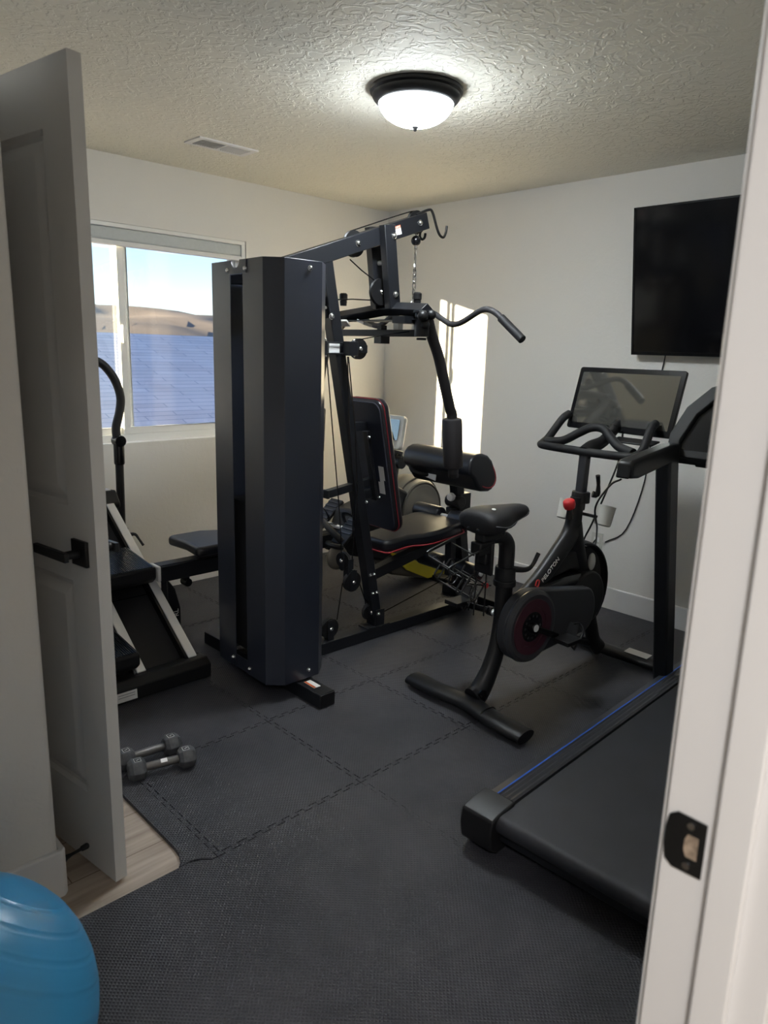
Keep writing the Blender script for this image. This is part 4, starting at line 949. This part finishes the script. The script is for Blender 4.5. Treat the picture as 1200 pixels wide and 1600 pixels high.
step(.088, .41, .458); step(-.155, .09, .215)
# upright handle
obj('pole', MB().tube([(.305, .93, FZ), (.330, .93, .45), (.338, .93, .90)], .021, 14), 'black', t)
obj('pole_foot', MB().box((.28, .90, .030), (.10, .18, .035)), 'plastic', t, bevel=.006)
obj('pole_clamp', MB().cyl((.331, .93, .43), (.331, .93, .49), .033).box((.325, .90, .44), (.05, .07, .04)), 'plastic', t, bevel=.004)
obj('clamp_lever', MB().tube([(.355, .90, .455), (.385, .89, .455), (.40, .88, .43), (.415, .86, .395)], [.012, .008, .006, .007], 8, smooth=3), 'plastic', t)
obj('pole_connector', MB().lathe([(.024, 0), (.027, .01), (.027, .12), (.024, .13)], (.337, .93, .83), (.01, 0, 1)).cyl((.338, .90, .955), (.338, .955, .955), .030), 'gloss', t, bevel=.003)
obj('handlebar', MB().tube([(.336, .93, .93), (.328, .93, 1.02), (.350, .93, 1.10), (.360, .93, 1.18), (.335, .93, 1.265), (.285, .93, 1.335), (.23, .93, 1.365), (.17, .93, 1.372), (.10, .93, 1.36)], .0215, 14, smooth=6), 'rubber', t, ang=60)

# ------------------------------------------------------------------ rowing machine
t = thing('rowing_machine', 'black rowing machine with round beige flywheel housing along the window wall', 'rowing machine', (1.50, 3.05, 0), 0)
obj('rail', MB().beam((.0, 0, .405), (1.18, 0, .405), .085, .075), 'black', t, bevel=.004)
obj('rail_top', MB().beam((.0, 0, .4445), (1.17, 0, .4445), .060, .004), 'greyrail', t)
obj('tail_cap', MB().box((-.008, 0, .410), (.016, .090, .075)), 'steel', t, bevel=.006)
obj('rear_leg', MB().prism([(.030, .365), (.045, .362), (.075, .32), (.10, .22), (.10, .10), (.088, .02), (.085, FZ), (.040, FZ), (.030, .12)], (0, .030, 0), (1, 0, 0), (0, 0, 1), .06), 'plastic', t, bevel=.008, seg=3)
textmesh('lettering', 'RL', .035, 'label', t, (.075, -.0312, .20), (.0, 0, 1), (-1, 0, 0), .0005)
obj('rear_foot', MB().beam((.065, -.20, .030), (.065, .20, .030), .06, .035), 'plastic', t, bevel=.006)
obj('rail_knob', MB().cyl((.145, -.01, .366), (.145, -.01, .335), .014).cyl((.145, -.03, .335), (.145, .02, .335), .020), 'gloss', t, bevel=.003)
se = obj('seat', MB().prism([(-.13, -.14), (-.10, -.155), (.05, -.155), (.16, -.10), (.175, 0), (.16, .10), (.05, .155), (-.10, .155), (-.13, .14), (-.115, 0)], (.26, 0, .487), (1, 0, 0), (0, 1, 0), .048), 'vinyl', t, bevel=.018, seg=4, ang=60)
obj('seat_carriage', MB().prism([(-.10, 0), (.12, 0), (.08, -.035), (-.06, -.035)], (.27, .06, .488), (1, 0, 0), (0, 0, 1), .12), 'plastic', se, bevel=.004)
fl = obj('flywheel_housing', MB().lathe([(.01, -.115), (.155, -.115), (.175, -.108), (.180, -.095), (.185, -.085), (.198, -.060), (.203, 0), (.198, .060), (.185, .09), (.01, .095)], (1.715, .03, .500), (0, 1, 0), n=64), 'tan', t, ang=30)
obj('face_disc', MB().lathe([(.01, 0), (.150, 0), (.154, -.004), (.154, -.008)], (1.715, -.088, .500), (0, -1, 0), n=64), 'tan', fl)
obj('rim_ring', MB().torus((1.715, -.083, .500), (0, 1, 0), .166, .006, n=64), 'tand', fl)
obj('rim_ring', MB().torus((1.715, -.045, .500), (0, 1, 0), .196, .0045, n=64), 'tand', fl)
obj('housing_body', MB().prism([(1.05, .33), (1.15, .56), (1.30, .60), (1.45, .70), (1.60, .62), (1.60, .30), (1.40, .22)], (0, .08, 0), (1, 0, 0), (0, 0, 1), .16), 'plastic', t, bevel=.02, seg=3)
obj('front_leg', MB().prism([(1.40, .32), (1.62, .34), (1.93, .12), (1.93, .06), (1.80, .03), (1.48, .12)], (0, .07, 0), (1, 0, 0), (0, 0, 1), .14), 'tand', t, bevel=.01)
yl = obj('base_cover', MB().prism([(1.44, .275), (1.58, .225), (1.87, .085), (1.95, .15), (2.0, .055), (1.98, .035), (1.80, .035), (1.60, .13)], (0, -.072, 0), (1, 0, 0), (0, 0, 1), .010), 'yellow', t, bevel=.002)
yl['label'] = 'yellow side cover'
obj('front_foot', MB().beam((1.88, -.24, .032), (1.88, .24, .032), .08, .038), 'plastic', t, bevel=.008)
obj('mast', MB().tube([(1.50, 0, .66), (1.53, 0, .76), (1.58, 0, .84)], [.055, .040, .032], 14, smooth=4).cyl((1.55, -.06, .80), (1.55, .06, .80), .036), 'plastic', t)
obj('monitor_arm', MB().beam((1.40, 0, .895), (1.60, 0, .845), .03, .028).beam((1.405, 0, .89), (1.49, 0, .98), .03, .03), 'black', t, bevel=.003)
mo = obj('monitor', MB().prism(rrect(.20, .20, .025), (1.50, 0, .985), (0, 1, 0), (.18, 0, 1), .03), 'white_pl', t, bevel=.006)
obj('monitor_screen', MB().prism(rrect(.15, .12, .01), (1.4985, 0, 1.0), (0, 1, 0), (.18, 0, 1), -.003), 'screen', mo)
obj('handle', MB().tube([(.955, -.21, .445), (.935, -.19, .475), (.945, -.12, .500), (.99, -.02, .505), (1.03, .06, .500), (1.05, .13, .475)], .0185, 12, smooth=5), 'rubber', t, ang=60)
obj('handle_strap', MB().beam((1.0, 0, .500), (1.15, 0, .47), .025, .004), 'plastic', t)
for y in (-.125, .125):
    p_ = obj('footplate', MB().beam((1.00, y, .405), (1.21, y, .585), .105, .020), 'plastic', t, bevel=.004)
    m = MB()
    for k in range(7): m.box((1.05+.022*k, y, .462+.0188*k), (.010, .095, .008), (0, math.radians(-40), 0))
    obj('rib', m, 'greyrail', p_)
    obj('heel_cup', MB().tube([(.99, y-.05, .40), (.965, y-.045, .405), (.955, y, .405), (.965, y+.045, .405), (.99, y+.05, .40)], .016, 8, smooth=4), 'plastic', p_)
    obj('foot_strap', MB().tube([(1.10, y-.055, .50), (1.075, y-.045, .55), (1.07, y, .565), (1.075, y+.045, .55), (1.10, y+.055, .50)], .014, 8, smooth=4, flat=.25), 'vinyl', p_)
obj('footplate_axle', MB().cyl((1.09, -.17, .47), (1.09, .17, .47), .012), 'steel', t)
obj('grey_pedal', MB().ball((.985, -.14, .335), .075, (1, .35, .9), rot=(0, .5, 0)), 'tan', t)

# ------------------------------------------------------------------ dumbbells
def dumbbell(a, b_, lab, r=.038, rot=0.0, tagl=False):
    a, b_ = V(a), V(b_); c = (a+b_)/2; d = (b_-a).normalized(); ang = math.atan2(d.y, d.x); L_ = (b_-a).length
    t = thing('dumbbell', lab, 'dumbbell', (c.x, c.y, FZ), ang, 'hex dumbbells')
    hz = r*math.cos(PI/6)
    for sg in (-1, 1):
        prof = []
        m = MB(); m.lathe([(r*.74, -.030), (r, -.018), (r, .014), (r*.72, .028)], (sg*(L_/2-.027), 0, hz), (sg, 0, 0), n=6)
        # turn the hexagon so that it rests on a flat
        hd_ = obj('hex_head', m, 'dumb', t, bevel=.0022, seg=2, ang=25)
        ctr = V((sg*(L_/2-.027), 0, hz)); zs = []
        Rm_ = None
        vs0 = [v.co.copy() for v in hd_.data.vertices]; best = None
        for k in range(60):
            Q = Matrix.Rotation(math.radians(k), 3, 'X'); mz = min((Q @ (v-ctr)).z for v in vs0)
            if best is None or mz > best[0]: best = (mz, k)
        Q = Matrix.Rotation(math.radians(best[1]), 3, 'X')
        for v, c0_ in zip(hd_.data.vertices, vs0): v.co = Q @ (c0_-ctr)+ctr
        obj('number_frame', MB().bx(sg*(L_/2-.031)-.011, sg*(L_/2-.031)+.011, -.011, .011, 2*hz-.0004, 2*hz+.0004), 'label', hd_)
        obj('number_field', MB().bx(sg*(L_/2-.031)-.0095, sg*(L_/2-.031)+.0095, -.0095, .0095, 2*hz, 2*hz+.0007), 'rubber', hd_)
        textmesh('number', '5', .017, 'label', hd_, (sg*(L_/2-.031), 0, 2*hz+.0007), (.3, -1, 0), (1, .3, 0), .0003)
    obj('handle', MB().lathe([(.0125, -L_/2+.045), (.0135, -L_/2+.06), (.0150, 0), (.0135, L_/2-.06), (.0125, L_/2-.045)], (0, 0, hz), (1, 0, 0), n=20), 'dgrip', t)
    if tagl: o = obj('price_tag', MB().box((.005, -.0085, hz+.0128), (.022, .014, .0008), (.58, 0, 0)), 'label', t); o['label'] = 'small white sticker'
    return t
dumbbell((.921, 2.142, 0), (1.139, 2.088, 0), 'grey hexagonal dumbbell with white handle sticker, nearer of the two on the mats', tagl=True)
dumbbell((.919, 2.222, 0), (1.141, 2.204, 0), 'grey hexagonal dumbbell with bare handle, farther of the two on the mats')

# ------------------------------------------------------------------ exercise ball
def exball():
    r = .252; n = 72; N = 60; ax = V((.62, .15, .77)).normalized(); prof = []
    for k in range(0, 181):
        a = PI*k/180; rr = r
        g = (k % 11); 
        if 12 < k < 168 and g == 0: rr = r-.0022
        elif 12 < k < 168 and g in (1, 10): rr = r+.0006
        prof.append((max(rr*math.sin(a), .001), rr*math.cos(a)))
    return MB().lathe(prof, (0, 0, r), ax, n=n)
t = thing('exercise_ball', 'shiny blue exercise ball on the floor at lower left', 'exercise ball', (.19, 1.26, .012))
obj('ball', exball(), 'blue', t, ang=80)
obj('air_plug', MB().cyl((-.11, .05, .468), (-.113, .052, .474), .007, n=14), 'label', t)
